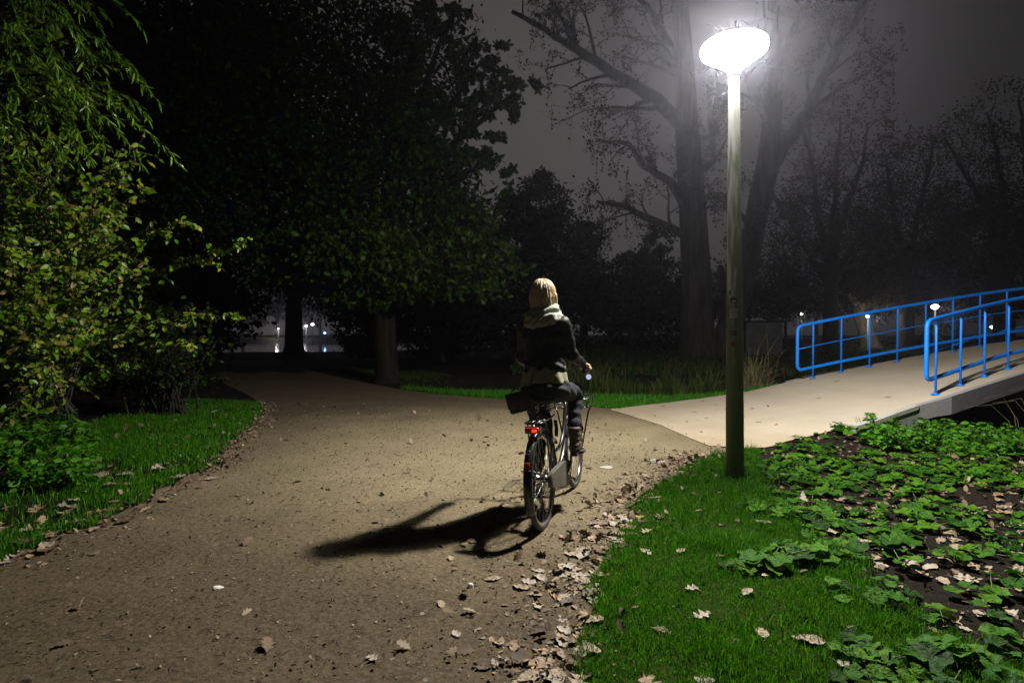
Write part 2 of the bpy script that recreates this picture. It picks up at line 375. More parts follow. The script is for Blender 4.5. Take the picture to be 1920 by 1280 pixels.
def sheet(name, poly, mt, off, cell, zf=None, jit=.0):
    """triangulated sheet conforming to the ground"""
    P = [Vector((p[0], p[1])) for p in poly]
    xs = [p.x for p in P]; ys = [p.y for p in P]
    gx_ = np.arange(min(xs), max(xs), cell); gy_ = np.arange(min(ys), max(ys), cell)
    A, B = np.meshgrid(gx_, gy_); A = A.ravel(); B = B.ravel()
    k = inside(A, B, poly) & (dist_poly(A, B, [tuple(p) for p in P]+[tuple(P[0])]) > cell*.4)
    pts = P+[Vector((a, b)) for a, b in zip(A[k], B[k])]
    n = len(P); ed = [(i, (i+1) % n) for i in range(n)]
    v, e, f, *_ = geometry.delaunay_2d_cdt(pts, ed, [], 1, 1e-5)
    vx = np.array([p.x for p in v]); vy = np.array([p.y for p in v])
    z = (zf or gz)(vx, vy)+off
    return npmesh(name, np.stack([vx, vy, z], -1), [np.array([q for q in f if len(q) == 3])], mt, smooth=True)

def smooth_px(pts, n=6, wob=.0, seed=1):
    """pixel polyline on z=0 -> ground points, subdivided and roughened"""
    g_ = [gr(*p) for p in pts]; out = []
    for i in range(len(g_)-1):
        a, b = g_[i], g_[i+1]
        m = max(2, int((b-a).length/.12))
        for k in range(m):
            q = a.lerp(b, k/m); d = min(1, q.y/6)
            out.append((q.x+wob*d*vnoise(q.x*1.0, q.y*1.0, 4, seed)+wob*.5*vnoise(q.x, q.y, 11, seed), q.y+wob*.5*float(vnoise(q.x, q.y, 5, seed+2))))
    out.append((g_[-1].x, g_[-1].y)); return [(float(a), float(b)) for a, b in out]

LEFT_EDGE_PX = [(0,1058),(98,1008),(190,985),(243,952),(327,908),(386,886),(439,833),(472,806),(496,775),(490,756)]
RIGHT_EDGE_PX = [(1083,1280),(1090,1180),(1102,1100),(1130,1040),(1165,985),(1200,940),(1235,912),(1275,885),(1330,858),(1365,846)]
le = smooth_px(LEFT_EDGE_PX, wob=.10, seed=3); re_ = smooth_px(RIGHT_EDGE_PX, wob=.08, seed=5)
path_poly = [(-8,-3),(-9,.8),(-5.2,2.2)]+le+[(-5.9,12.6),(-7.6,15),(-10.5,20),(-14,27),(-11.5,28),(-8,21.5),(-4.9,16.6),(-2.7,13.6),(-1.6,12.5),(.4,11.25),(1.5,10.4),(1.9,10.0),(3.2,9.0),(3.4,7.6)]+list(reversed(re_))+[(.22,1.6),(.0,0),(-.6,-3)]
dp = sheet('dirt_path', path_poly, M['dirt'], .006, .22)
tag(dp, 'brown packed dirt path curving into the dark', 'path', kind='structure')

# ramp up to the bridge: stations
def tab(t, x): return float(np.interp(x, [a for a, _ in t], [b for _, b in t]))
def rampz(x): return tab(ZR, x)
XB = 5.45   # joint between ramp and bridge
def strip(xs, n=14):
    out = []
    for x in xs:
        y0, y1 = tab(YN, x), tab(YF, x)
        if x < 3.6: y0 += (.07*float(vnoise(x*1.0, y0, 3.1, 77))+.035*float(vnoise(x, y0, 9, 78)))*min(1, (3.6-x)*2)
        out.append([(x, y0+(y1-y0)*k/n, rampz(x)+.006) for k in range(n+1)])
    return out
xs = list(np.arange(1.75, 2.5, .02))+list(np.arange(2.5, XB, .08))+[XB]
S = strip(xs); mb = MB(); n = 15
vs = [p for r in S for p in r]
mb.add(vs, [(i*n+k, (i+1)*n+k, (i+1)*n+k+1, i*n+k+1) for i in range(len(S)-1) for k in range(n-1)], 0, True)
# earth/concrete sides going down
for side in (0, n-1):
    top = [r[side] for r in S]; bot = [(p[0], p[1], -.35) for p in top]
    mb.add(top+bot, [(i, i+1, len(top)+i+1, len(top)+i) for i in range(len(top)-1)], 1)
r_ = mb.build('ramp', [M['asphalt'], M['soil']], fixn=False)
tag(r_, 'pale sand coloured path rising to the footbridge', 'path', kind='structure')

# ------------------------------------------------------------------ bridge
br = empty('footbridge', (XB, tab(YN, XB), 0))
tag(br, 'concrete footbridge with pale deck rising over the ditch at right', 'bridge')
def bchild(o): o.parent = br; o.location = Vector(o.location)-br.location; return o
xs = [XB+.004]+list(np.arange(XB+.2, 16, .25))
S = strip(xs); mb = MB(); vs = [p for r in S for p in r]
mb.add(vs, [(i*n+k, (i+1)*n+k, (i+1)*n+k+1, i*n+k+1) for i in range(len(S)-1) for k in range(n-1)], 0, True)
vs2 = [(p[0], p[1], p[2]-.12) for p in vs]
mb.add(vs2, [(i*n+k, i*n+k+1, (i+1)*n+k+1, (i+1)*n+k) for i in range(len(S)-1) for k in range(n-1)], 1, True)
bchild(mb.build('deck', [M['asphalt'], M['concrete']], fixn=False))
def beam(side, y_out):
    mb = MB(); rows = []
    bx_ = [XB-.05]+list(np.arange(XB+.2, 16, .25))
    for x in bx_:
        y = tab(YN if side < 0 else YF, x)
        z = rampz(x)
        o = side*y_out
        h = .23 if x > XB+.2 else .20
        rows.append([(x, y-side*.0+side*.003, z+.012), (x, y+o, z+.012), (x, y+o, z-h), (x, y+side*.003, z-h)])
    vs = [p for r in rows for p in r]; f = []
    for i in range(len(rows)-1):
        for k in range(4): f.append((i*4+k, i*4+(k+1)%4, (i+1)*4+(k+1)%4, (i+1)*4+k))
    f.append((0,1,2,3)); f.append(tuple((len(rows)-1)*4+k for k in (3,2,1,0)))
    mb.add(vs, f); return bchild(mb.build('edge_beam', M['concrete']))
beam(-1, .10); beam(1, .10)
mb = MB()
def hexa(mb, pts, z0, z1, m=0):
    n_ = len(pts); vs = [(p[0], p[1], z0) for p in pts]+[(p[0], p[1], (z1[i] if isinstance(z1, (list,tuple)) else z1)) for i, p in enumerate(pts)]
    mb.add(vs, [tuple(reversed(range(n_))), tuple(range(n_, 2*n_))]+[(i, (i+1)%n_, n_+(i+1)%n_, n_+i) for i in range(n_)], m)
hexa(mb, [(5.50,7.74),(6.02,7.84),(6.02,11.1),(5.50,11.1)], -1.1, .20)
bchild(mb.build('abutment', M['concrete']))
# wing wall along the ramp's near side with a pale coping
mb = MB(); wx = [4.35,4.7,5.05,XB-.06]
pts_f = [(x, tab(YN,x)-.10) for x in wx]; pts_b = [(x, tab(YN,x)-.004) for x in wx]
zt = [rampz(x)-.035 for x in wx]
hexa(mb, pts_f+pts_b[::-1], -.4, zt+zt[::-1]); bchild(mb.build('wing_wall', M['concrete']))
mb = MB()
for i in range(3):
    a, b = wx[i], wx[i+1]
    q = [(a, tab(YN,a)-.115), (b, tab(YN,b)-.115), (b, tab(YN,b)-.003), (a, tab(YN,a)-.003)]
    vs = [(q[0][0],q[0][1],rampz(a)-.032),(q[1][0],q[1][1],rampz(b)-.032),(q[2][0],q[2][1],rampz(b)-.032),(q[3][0],q[3][1],rampz(a)-.032)]
    vs += [(v[0],v[1],v[2]+.052) for v in vs]
    mb.add(vs, [(3,2,1,0),(4,5,6,7),(0,1,5,4),(1,2,6,5),(2,3,7,6),(3,0,4,7)])
bchild(mb.build('coping', M['concrete_pale']))

def railing(name, label, bases, end, top_h, bot_h, mid_h, r_main, posts_gap, off):
    """bases: list of post foot points; end: horizontal overshoot of the loop before the first post"""
    root = empty(name, bases[0]); tag(root, label, 'railing', 'blue railings of the footbridge')
    P = [Vector(b)-root.location for b in bases]
    def on(i, h, o=0.0):
        i0 = int(max(0, min(len(P)-2, math.floor(i)))); t = i-i0
        p = P[i0].lerp(P[i0+1], t) if t <= 1 else P[-1]+(P[-1]-P[-2])*(i-len(P)+1)
        return Vector((p.x, p.y+o, p.z+h))
    d = (P[1]-P[0]); L0 = d.length
    e = end/L0; last = len(P)-1
    rc = .10; ec = rc/L0
    pts = [on(last, top_h, off)]
    k = last-.5
    while k > -e+ec+.05: pts.append(on(k, top_h, off)); k -= .5
    for a in range(0, 91, 15):
        ca, sa = math.cos(R(a)), math.sin(R(a)); pts.append(on(-e+ec-ec*sa, top_h-rc+rc*ca, off))
    pts.append(on(-e, (top_h+bot_h)/2, off))
    for a in range(90, -1, -15):
        ca, sa = math.cos(R(a)), math.sin(R(a)); pts.append(on(-e+ec-ec*sa, bot_h+rc-rc*ca, off))
    k = .0
    while k < last+.01: pts.append(on(k, bot_h, off)); k += .5
    mb = MB(); mb.tube(pts, r_main, 12); mb.build('rail_loop', M['blue'], root)
    mb = MB(); mb.tube([on(-e, mid_h, off+.0)]+[on(k, mid_h, off+(.02 if off < 0 else .02)) for k in range(last+1)], .009, 8); mb.build('middle_rail', M['blue'], root)
    for i, p in enumerate(P):
        mb = MB(); mb.tube([p, p+Vector((0,0,top_h-posts_gap-.03)), p+Vector((0,off*.5,top_h-posts_gap))], [.0165,.0165,.010 if posts_gap > .03 else .0165], 10)
        if posts_gap > .03: mb.tube([p+Vector((0,off*.5,top_h-posts_gap)), p+Vector((0,off,top_h-.01))], .006, 6)
        po = mb.build('post', M['blue'], root)
        mb = MB(); mb.lathe([(0,.0),(.058,.0),(.058,.010),(.052,.013),(.022,.014),(.018,.03)], p, 16)
        for q in range(4):
            a = R(45+90*q); mb.lathe([(0,.020),(.006,.020),(.006,.012)], p+Vector((.042*math.cos(a), .042*math.sin(a), 0)), 6)
        mb.build('base_plate', M['blue'], po)
    return root
nb = []
for i in range(9):
    if i < 4: nb.append(at([1754.4,1800.7,1845.8,1890.3][i], [734.9,717.6,701.4,688.6][i], 7.89+.2866*i))
    else:
        d = (nb[3]-nb[1])/2; nb.append(nb[-1]+Vector((d.x, d.y*.5, 0)))
for p in nb: p.z = rampz(p.x)+.007
railing('bridge_railing', 'near blue tubular handrail nearest the camera with rounded left end', nb, .19, 1.05, .225, .60, .030, .075, .035)
fb = [at([1524.3,1577,1630,1682,1734.5,1785.5,1836,1886,1934,1981,2027,2072][i], 690, 10.9+.047*i*1.6) for i in range(12)]
for p in fb: p.z = rampz(p.x)+.007
railing('bridge_railing', 'far blue tubular handrail on the opposite side of the bridge deck', fb, .33, 1.06, .215, .62, .030, .0, 0)

# ------------------------------------------------------------------ street lamp (lit)
LX, LY = gr(1378, 896).x, gr(1378, 896).y
lamp = empty('street_lamp', (LX, LY, 0), (0, R(-.55), 0)); tag(lamp, 'tall lit park lamp with glowing white bowl on green stained pole', 'street lamp')
TOPZ = 3.79
mb = MB(); mb.lathe([(.082,-.1),(.081,.6),(.072,1.5),(.058,3.0),(.048,TOPZ)], n=32); mb.build('pole', M['pole'], lamp)
mb = MB(); mb.lathe([(.0,TOPZ-.01),(.052,TOPZ-.01),(.058,TOPZ),(.064,TOPZ+.02),(.064,TOPZ+.045),(.056,TOPZ+.06),(.0,TOPZ+.06)], n=32); mb.build('collar', mat('lamp_collar', (.3,.3,.3), .5), lamp)
def bowl_mat():
    m = bpy.data.materials.new('frosted_bowl'); m.use_nodes = True; t = m.node_tree; t.nodes.clear()
    e = t.nodes.new('ShaderNodeEmission'); e.inputs[0].default_value = (1,.97,.95,1); e.inputs[1].default_value = BOWL_E
    tr = t.nodes.new('ShaderNodeBsdfTransparent'); ad = t.nodes.new('ShaderNodeMixShader'); ad.inputs[0].default_value = .55
    o = t.nodes.new('ShaderNodeOutputMaterial'); t.links.new(e.outputs[0], ad.inputs[1]); t.links.new(tr.outputs[0], ad.inputs[2]); t.links.new(ad.outputs[0], o.inputs[0]); return m
RIMZ = TOPZ+.265; RB = .292
prof = [(.060,TOPZ+.047)]
prof += [(.060+(RB-.060)*t, TOPZ+.052+(RIMZ-.045-TOPZ-.052)*t**.93) for t in (.15,.3,.45,.6,.75,.9,1)]
prof += [(RB+.008, RIMZ-.02),(RB+.004, RIMZ+.01)]
mb = MB(); mb.lathe(prof, n=48); mb.build('bowl', bowl_mat(), lamp)
prof = [(RB+.004-.0001, RIMZ+.011)]+[((RB)*math.cos(R(a)), RIMZ+.012+.062*math.sin(R(a))) for a in (12,25,40,55,70,85)]+[(0,RIMZ+.075)]
mb = MB(); mb.lathe(prof, n=48); mb.build('top_dome', emis('lit_top_dome', (1,.98,.97), BOWL_E*.6), lamp)
ld = bpy.data.lights.new('bulb', 'POINT'); ld.energy = LAMP_W; ld.color = (1.0, .945, .84); ld.shadow_soft_size = .09
lo = put(bpy.data.objects.new('bulb', ld), lamp); lo.location = (0,0,TOPZ+.262)
# stickers on the pole (camera side, left half)
def sticker(a0, a1, z0, z1, mt, name='sticker', round_=False):
    mb = MB(); vs = []; na, nz = 8, 8
    def rad(z): return float(np.interp(z, [-.1,.6,1.5,3,TOPZ], [.082,.081,.072,.058,.048]))+.0025
    ac, zc = (a0+a1)/2, (z0+z1)/2
    if round_:
        ring = [(ac+(a1-a0)/2*math.cos(t), zc+(z1-z0)/2*math.sin(t)) for t in [2*math.pi*k/20 for k in range(20)]]
        vs = [(ac, zc)]+ring; f = [(0, k+1, (k+1)%20+1) for k in range(20)]
    else:
        vs = [(a0+(a1-a0)*i/na, z0+(z1-z0)*j/nz) for i in range(na+1) for j in range(nz+1)]
        f = [(i*(nz+1)+j, (i+1)*(nz+1)+j, (i+1)*(nz+1)+j+1, i*(nz+1)+j+1) for i in range(na) for j in range(nz)]
    mb.add([(rad(z)*math.cos(R(a)), rad(z)*math.sin(R(a)), z) for a, z in vs], f)
    return mb.build(name, mt, lamp)
def stk(px, py, w_, h_):   # px offset from the pole's centre line -> angle
    z = at(1378, py, LY-.08).z; a = 270+math.degrees(math.asin(max(-.98, min(.98, (px-1378)/14.5))))
    return a-w_/2, a+w_/2, z-h_/2, z+h_/2
mw = mat('sticker_white', (.38,.38,.35), .6, col2=(.25,.25,.23), scale=60); mk = mat('sticker_black', (.02,.02,.02), .5); mr = mat('sticker_red', (.22,.05,.04), .6); mg = mat('sticker_ink', (.1,.1,.1), .6)
a = stk(1371,562,60,.062); sticker(*a, mk, round_=True)
a = stk(1372,564,26,.016); o = sticker(*a, mw, 'sticker_mark'); o.scale = (1.02,1.02,1)
a = stk(1371,587,52,.090); sticker(*a, mw)
for dz in (.028,.012,-.006,-.024): 
    b = ((a[0]+8), (a[1]-8), (a[2]+a[3])/2+dz-.003, (a[2]+a[3])/2+dz+.003); o = sticker(*b, mg, 'sticker_mark'); o.scale = (1.02,1.02,1)
a = stk(1371,624,44,.045); sticker(*a, mk)
b = (a[0]+6, a[1]-18, a[2]+.01, a[3]-.014); o = sticker(*b, mg, 'sticker_mark'); o.scale = (1.02,1.02,1)
a = stk(1370,645,40,.050); sticker(*a, mr)
b = (a[0]+10, a[1]-10, a[2]+.008, a[3]-.008); o = sticker(*b, mk, 'sticker_mark'); o.scale = (1.02,1.02,1)
a = stk(1386,604,10,.075); sticker(*a, mg)
a = stk(1366,548,16,.045); sticker(*a, mk)

# ------------------------------------------------------------------ haze
mb = MB(); mb.box((0, 85, 18.4), (284, 214, 41.2))
m = bpy.data.materials.new('haze'); m.use_nodes = True; t = m.node_tree; t.nodes.clear()
pv = t.nodes.new('ShaderNodeVolumePrincipled'); pv.inputs['Density'].default_value = HAZE_D; pv.inputs['Color'].default_value = (.80,.82,1,1); pv.inputs['Anisotropy'].default_value = .86
oo = t.nodes.new('ShaderNodeOutputMaterial'); t.links.new(pv.outputs[0], oo.inputs['Volume'])
tag(mb.build('haze', m), 'thin night mist lit by the lamps', 'haze', kind='stuff')

# ------------------------------------------------------------------ implicit surfaces (bodies, clothes)
def surface_nets(f, lo, res):
    nx, ny, nz = f.shape; s = f < 0
    c = s[:-1,:-1,:-1].astype(np.int8)
    for dx in (0,1):
        for dy in (0,1):
            for dz in (0,1):
                if dx+dy+dz: c = c+s[dx:nx-1+dx, dy:ny-1+dy, dz:nz-1+dz]
    act = (c > 0) & (c < 8); ii = np.argwhere(act); vid = -np.ones(act.shape, np.int64); vid[act] = np.arange(len(ii))
    acc = np.zeros((len(ii), 3)); cnt = np.zeros(len(ii))
    corners = [(a,b,c_) for a in (0,1) for b in (0,1) for c_ in (0,1)]
    for a in corners:
        for ax in range(3):
            if a[ax]: continue
            b = list(a); b[ax] = 1
            fa = f[ii[:,0]+a[0], ii[:,1]+a[1], ii[:,2]+a[2]]; fb_ = f[ii[:,0]+b[0], ii[:,1]+b[1], ii[:,2]+b[2]]
            k = (fa < 0) != (fb_ < 0); t = np.where(k, fa/np.where(k, fa-fb_, 1), 0)
            p = np.tile(np.array(a, float), (len(ii), 1)); p[:,ax] += t
            acc[k] += p[k]; cnt[k] += 1
    V = (ii+acc/cnt[:,None])*res+lo; F = []
    for ax in range(3):
        o1, o2 = [(1,2),(2,0),(0,1)][ax]
        sl0 = [slice(1, n-1) for n in f.shape]; sl1 = [slice(1, n-1) for n in f.shape]
        sl0[ax] = slice(0, f.shape[ax]-1); sl1[ax] = slice(1, f.shape[ax])
        a = s[tuple(sl0)]; b = s[tuple(sl1)]; e = np.argwhere(a != b); off = np.array([1,1,1]); off[ax] = 0; e = e+off
        ins = s[e[:,0], e[:,1], e[:,2]]
        q = []
        for (u, v) in ((0,0),(1,0),(1,1),(0,1)):
            g_ = e.copy(); g_[:,o1] -= u; g_[:,o2] -= v; q.append(vid[g_[:,0], g_[:,1], g_[:,2]])
        q = np.stack(q, -1); q[~ins] = q[~ins][:, ::-1]; F.append(q)
    return V, np.concatenate(F)
def sdf_eval(prims, P, k):
    f = np.full(P.shape[:-1], 9.0)
    for pr in prims:
        a = np.array(pr[1], float); b = np.array(pr[2], float); ra, rb = pr[3], pr[4]
        rmax = max(np.max(ra), np.max(rb))+k+.03
        lo = np.minimum(a, b)-rmax; hi = np.maximum(a, b)+rmax
        g0 = P[0,0,0]; st = np.array([P[1,0,0,0]-g0[0], P[0,1,0,1]-g0[1], P[0,0,1,2]-g0[2]])
        i0 = np.maximum(0, np.floor((lo-g0)/st).astype(int)); i1 = np.minimum(P.shape[:3], np.ceil((hi-g0)/st).astype(int)+1)
        if np.any(i1 <= i0): continue
        sl = tuple(slice(i0[q], i1[q]) for q in range(3)); Q = P[sl]
        ab = b-a; t = np.clip(((Q-a)@ab)/max(1e-9, ab@ab), 0, 1)
        D = Q-a-t[...,None]*ab
        if pr[0] == 'cap': d = np.linalg.norm(D, axis=-1)-(ra+(rb-ra)*t)
        else:   # elliptic: (r_y, r_x, r_z) per end
            ra = np.array(ra); rb = np.array(rb); rr = ra+(rb-ra)*t[...,None]
            q = D/rr; n_ = np.linalg.norm(q, axis=-1); d = (n_-1)*np.min(rr, axis=-1)
        cur = f[sl]; h = np.clip(.5+.5*(d-cur)/k, 0, 1); mn = d+(cur-d)*h*1.0
        mn = d*(1-h)+cur*h-k*h*(1-h) if False else (d*(1-h)+cur*h)-k*h*(1-h)
        # smooth min: h weights cur when d is larger
        f[sl] = np.where(np.abs(d-cur) < k, mn, np.minimum(d, cur))
    return f
def sdf_obj(name, prims, res, k, mt, parent, warp=None, cut=None, extra=None):
    pts = np.array([p for pr in prims for p in (pr[1], pr[2])]); mr_ = max(max(np.max(pr[3]), np.max(pr[4])) for pr in prims)
    lo = pts.min(0)-mr_-.02; hi = pts.max(0)+mr_+.02
    n_ = np.ceil((hi-lo)/res).astype(int)+1
    g_ = np.stack(np.meshgrid(*[lo[q]+res*np.arange(n_[q]) for q in range(3)], indexing='ij'), -1)
    f = sdf_eval(prims, g_, k)
    if warp: f = f+warp(g_[...,0], g_[...,1], g_[...,2])
    if cut: f = np.maximum(f, cut(g_[...,0], g_[...,1], g_[...,2]))
    V, Fq = surface_nets(f, lo, res)
    if extra:
        for (V2, F2) in extra: Fq = np.concatenate([Fq, F2+len(V)]); V = np.concatenate([V, V2])
    return npmesh(name, V, [Fq], mt, parent, smooth=True)
def sdf_raw(prims, res, k):
    pts = np.array([p for pr in prims for p in (pr[1], pr[2])]); mr_ = max(max(np.max(pr[3]), np.max(pr[4])) for pr in prims)
    lo = pts.min(0)-mr_-.01; hi = pts.max(0)+mr_+.01; n_ = np.ceil((hi-lo)/res).astype(int)+1
    g_ = np.stack(np.meshgrid(*[lo[q]+res*np.arange(n_[q]) for q in range(3)], indexing='ij'), -1)
    return surface_nets(sdf_eval(prims, g_, k), lo, res)

# ------------------------------------------------------------------ bicycle (local: x forward, y left, z up)
BP = gr(1021, 989); BROT = (R(-3.4), 0, R(72.3))
bike = empty('bicycle', BP, BROT); tag(bike, 'black upright city bicycle with front rack and red rear light', 'bicycle')
WB = 1.13; WR = .345
def circ(cx, cz, r, a0, a1, n, y=0): return [(cx+r*math.cos(R(a0+(a1-a0)*k/n)), y, cz+r*math.sin(R(a0+(a1-a0)*k/n))) for k in range(n+1)]
def wheel(cx):
    mb = MB(); mb.tube(circ(cx, WR, WR-.019, 0, 360, 64)[:-1], .0205, 12, closed=True)
    wv = mb.build('wheel', M['tyre'], bike)
    mb = MB(); prof = [(.3055,-.013),(.312,-.0155),(.3135,-.013),(.300,-.004),(.296,0),(.300,.004),(.3135,.013),(.312,.0155),(.3055,.013),(.292,.006),(.288,0),(.292,-.006),(.3055,-.013)]
    mb.lathe(prof, (cx,0,WR), 64, 'y'); mb.build('rim', M['rim'], wv)
    mb = MB()
    for k in range(36):
        a = 2*math.pi*k/36; s_ = 1 if k % 2 else -1; off = R(38)*(1 if (k//2) % 2 else -1)
        p0 = (cx+.028*math.cos(a+off), s_*.032, WR+.028*math.sin(a+off)); p1 = (cx+.295*math.cos(a), 0, WR+.295*math.sin(a))
        mb.tube([p0, p1], .0014, 5, cap=False)
    mb.build('spokes', M['chrome'], wv)
    mb = MB(); mb.lathe([(0,-.058),(.008,-.058),(.008,-.045),(.034,-.038),(.034,-.03),(.026,-.026),(.026,.026),(.034,.03),(.034,.038),(.008,.045),(.008,.058),(0,.058)], (cx,0,WR), 24, 'y')
    mb.build('hub', M['chrome'], wv)
wheel(0); wheel(WB)
# mudguards
def guard(cx, a0, a1, mt):
    mb = MB(); n_ = 40; vs = []; pr = [(-.033,-.016),(-.030,-.002),(-.018,.010),(0,.014),(.018,.010),(.030,-.002),(.033,-.016)]
    for k in range(n_+1):
        a = R(a0+(a1-a0)*k/n_)
        for (y, dr) in pr: r = WR+.018+dr; vs.append((cx+r*math.cos(a), y, WR+r*math.sin(a)))
    m_ = len(pr); mb.add(vs, [(i*m_+j, (i+1)*m_+j, (i+1)*m_+j+1, i*m_+j+1) for i in range(n_) for j in range(m_-1)], 0, True)
    o = mb.build('mudguard', mt, bike); md = o.modifiers.new('thick', 'SOLIDIFY'); md.thickness = .0018; return o
g1 = guard(0, 38, 205, M['black']); guard(WB, 12, 155, M['black'])
# frame
BB = (.46, 0, .29)
mb = MB()
mb.tube([(.86,0,.88),(.90,0,.76),(.935,0,.655)], .019, 12)
def bez(p0, p1, p2, p3, n=14):
    return [tuple((1-t)**3*np.array(p0)+3*(1-t)**2*t*np.array(p1)+3*(1-t)*t*t*np.array(p2)+t**3*np.array(p3)) for t in [k/n for k in range(n+1)]]
mb.tube(bez((.925,0,.68), (.80,0,.42), (.62,0,.33), BB), .0185, 12)
mb.tube(bez((.885,0,.80), (.80,0,.52), (.62,0,.42), (.40,0,.47)), .0145, 12)
mb.tube([BB, (.36,0,.55), (.285,0,.80)], .0155, 12)
for s_ in (1,-1):
    mb.tube([(.30,s_*.012,.76), (.26,s_*.030,.70), (.10,s_*.052,.475), (0,s_*.058,WR)], .008, 8)
    mb.tube([BB, (.36,s_*.04,.30), (.18,s_*.055,.33), (0,s_*.058,WR)], .010, 8)
mb.build('frame', M['black'], bike)
mb = MB()
mb.tube([(.935,0,.655),(.955,0,.62)], .022, 12); mb.tube([(.945,-.03,.64),(.945,.03,.64)], .016, 8)
for s_ in (1,-1): mb.tube(bez((.945,s_*.02,.64),(.975,s_*.05,.60),(1.04,s_*.052,.42),(WB,s_*.05,WR)), [.012]*9+[.008]*6, 8)
mb.tube([(.955,0,.62),(.935,0,.655),(.90,0,.76),(.86,0,.88),(.835,0,.96),(.83,0,1.04)], .012, 10); mb.build('fork', M['black'], bike)
mb = MB(); hb = []
for s_ in (1,-1):
    hp = [(.83,0,1.045),(.84,s_*.07,1.06),(.845,s_*.14,1.09),(.81,s_*.205,1.10),(.73,s_*.222,1.09),(.61,s_*.232,1.065)]
    # smooth by Chaikin
    P = [Vector(p) for p in hp]
    for _ in range(2):
        Q = [P[0]]
        for a, b in zip(P[:-1], P[1:]): Q += [a.lerp(b,.25), a.lerp(b,.75)]
        P = Q+[P[-1]]
    mb.tube(P, .011, 10)
mb.build('handlebar', M['black'], bike)
for s_ in (1,-1):
    mb = MB(); mb.tube([(.725,s_*.2225,1.089),(.66,s_*.228,1.076),(.60,s_*.233,1.063)], [.016,.0175,.017], 12); mb.build('grip', M['rubber'], bike)
mb = MB(); mb.tube([(.80,-.205,1.085),(.76,-.232,1.06),(.70,-.245,1.045)], [.006,.005,.007], 8); mb.build('brake_lever', M['chrome'], bike)
mb = MB(); mb.lathe([(0,.02),(.012,.018),(.020,.010),(.022,0),(.018,-.008),(0,-.010)], (.70,-.250,1.012), 20, 'x'); mb.build('bell', emis('bell_glint', (.6,.65,1), .8), bike)  # bright highlight on the bell imitated by emission; it holds no lamp
# saddle + post
mb = MB(); mb.tube([(.30,0,.76),(.272,0,.86)], .012, 10); mb.build('seat_post', M['chrome'], bike)
sdf_obj('saddle', [('ell', (.18,0,.895), (.22,0,.895), (.07,.10,.03), (.09,.075,.03)), ('ell', (.24,0,.895), (.40,0,.892), (.06,.05,.026), (.03,.02,.02))], .008, .04, M['rubber'], bike)
mb = MB()
for s_ in (1,-1): mb.tube([(.14,s_*.035,.865),(.20,s_*.02,.845),(.30,s_*.02,.85),(.38,0,.875)], .004, 6)
for s_ in (1,-1):
    hel = [(.15+.017*math.cos(t*1.3), s_*.045+.017*math.sin(t*1.3), .80+.0035*t) for t in range(16)]; mb.tube(hel, .003, 5)
mb.build('saddle_springs', M['chrome'], bike)
# rear carrier
mb = MB(); cz = .765
mb.tube([(.27,.05,cz+.005),(.10,.062,cz),(-.12,.064,cz),(-.155,.045,cz),(-.163,0,cz),(-.155,-.045,cz),(-.12,-.064,cz),(.10,-.062,cz),(.27,-.05,cz+.005)], .0065, 8)
for x_ in (-.10,0,.10,.2): mb.tube([(x_,.062,cz),(x_,-.062,cz)], .004, 6)
for y_ in (-.022,.022): mb.tube([(-.155,y_,cz),(.25,y_,cz)], .004, 6)
for s_ in (1,-1): mb.tube([(-.06,s_*.064,cz),(-.03,s_*.068,.58),(0,s_*.064,WR)], .0055, 8)
mb.tube([(-.13,.0,cz-.01),(-.16,0,.70)], .01, 6)
mb.build('rear_carrier', M['black'], bike)
M['red'] = mat('red_lens', (.55,.03,.015), .2, spec=.6, coat=.5)
mb = MB(); mb.box((-.176,0,.722), (.034,.102,.044), bev=.012); rl = mb.build('rear_light', M['red'], bike)
mb = MB(); mb.box((-.1955,-.020,.722), (.006,.036,.020), bev=.0025); mb.build('lit_lens', emis('lit_tail', (1,.06,.02), 1.3), rl)
mb = MB(); mb.box((-.158,0,.722), (.012,.108,.050)); mb.build('light_bracket', M['black'], rl)
ang = R(153); rr_ = WR+.036
mb = MB(); mb.box((rr_*math.cos(ang)-.004,0,WR+rr_*math.sin(ang)+.0), (.010,.034,.045), Matrix.Rotation(R(-28),3,'Y').transposed(), bev=.003); mb.build('reflector', mat('reflector', (.25,.02,.015), .25), bike)
mb = MB(); mb.box((-.30-.005,0,.60), (.012,.03,.028), Matrix.Rotation(R(-35),3,'Y').transposed(), bev=.003); mb.build('guard_badge', M['chrome'], bike)
# guard stays
mb = MB()
for s_ in (1,-1): mb.tube([(0,s_*.062,WR),(-.20,s_*.060,.42),(-.352,s_*.038,.485)], .003, 6)
mb.tube([(-.352,.038,.485),(-.362,0,.49),(-.352,-.038,.485)], .003, 6); mb.build('guard_stay', M['black'], bike)
# chain case (right) and cranks
mb = MB(); prof = []
for (cx, cz_, r, a0, a1) in ((0.0,WR,.058,100,260),(.46,.29,.108,-100,95)):
    for k in range(13): a = R(a0+(a1-a0)*k/12); prof.append((cx+r*math.cos(a), cz_+r*math.sin(a)))
n_ = len(prof); y0, y1 = -.058, -.092
vs = [(p[0], y0, p[1]) for p in prof]+[(p[0], y1+.006, p[1]) for p in prof]+[(.25+(p[0]-.25)*.97, y1, .30+(p[1]-.30)*.93) for p in prof]
mb.add(vs, [(i, (i+1)%n_, n_+(i+1)%n_, n_+i) for i in range(n_)]+[(n_+i, n_+(i+1)%n_, 2*n_+(i+1)%n_, 2*n_+i) for i in range(n_)]+[tuple(2*n_+i for i in range(n_)), tuple(reversed(range(n_)))], 0, False)
mb.build('chain_case', M['plastic_grey'], bike)
CR = .17; CA = R(60)
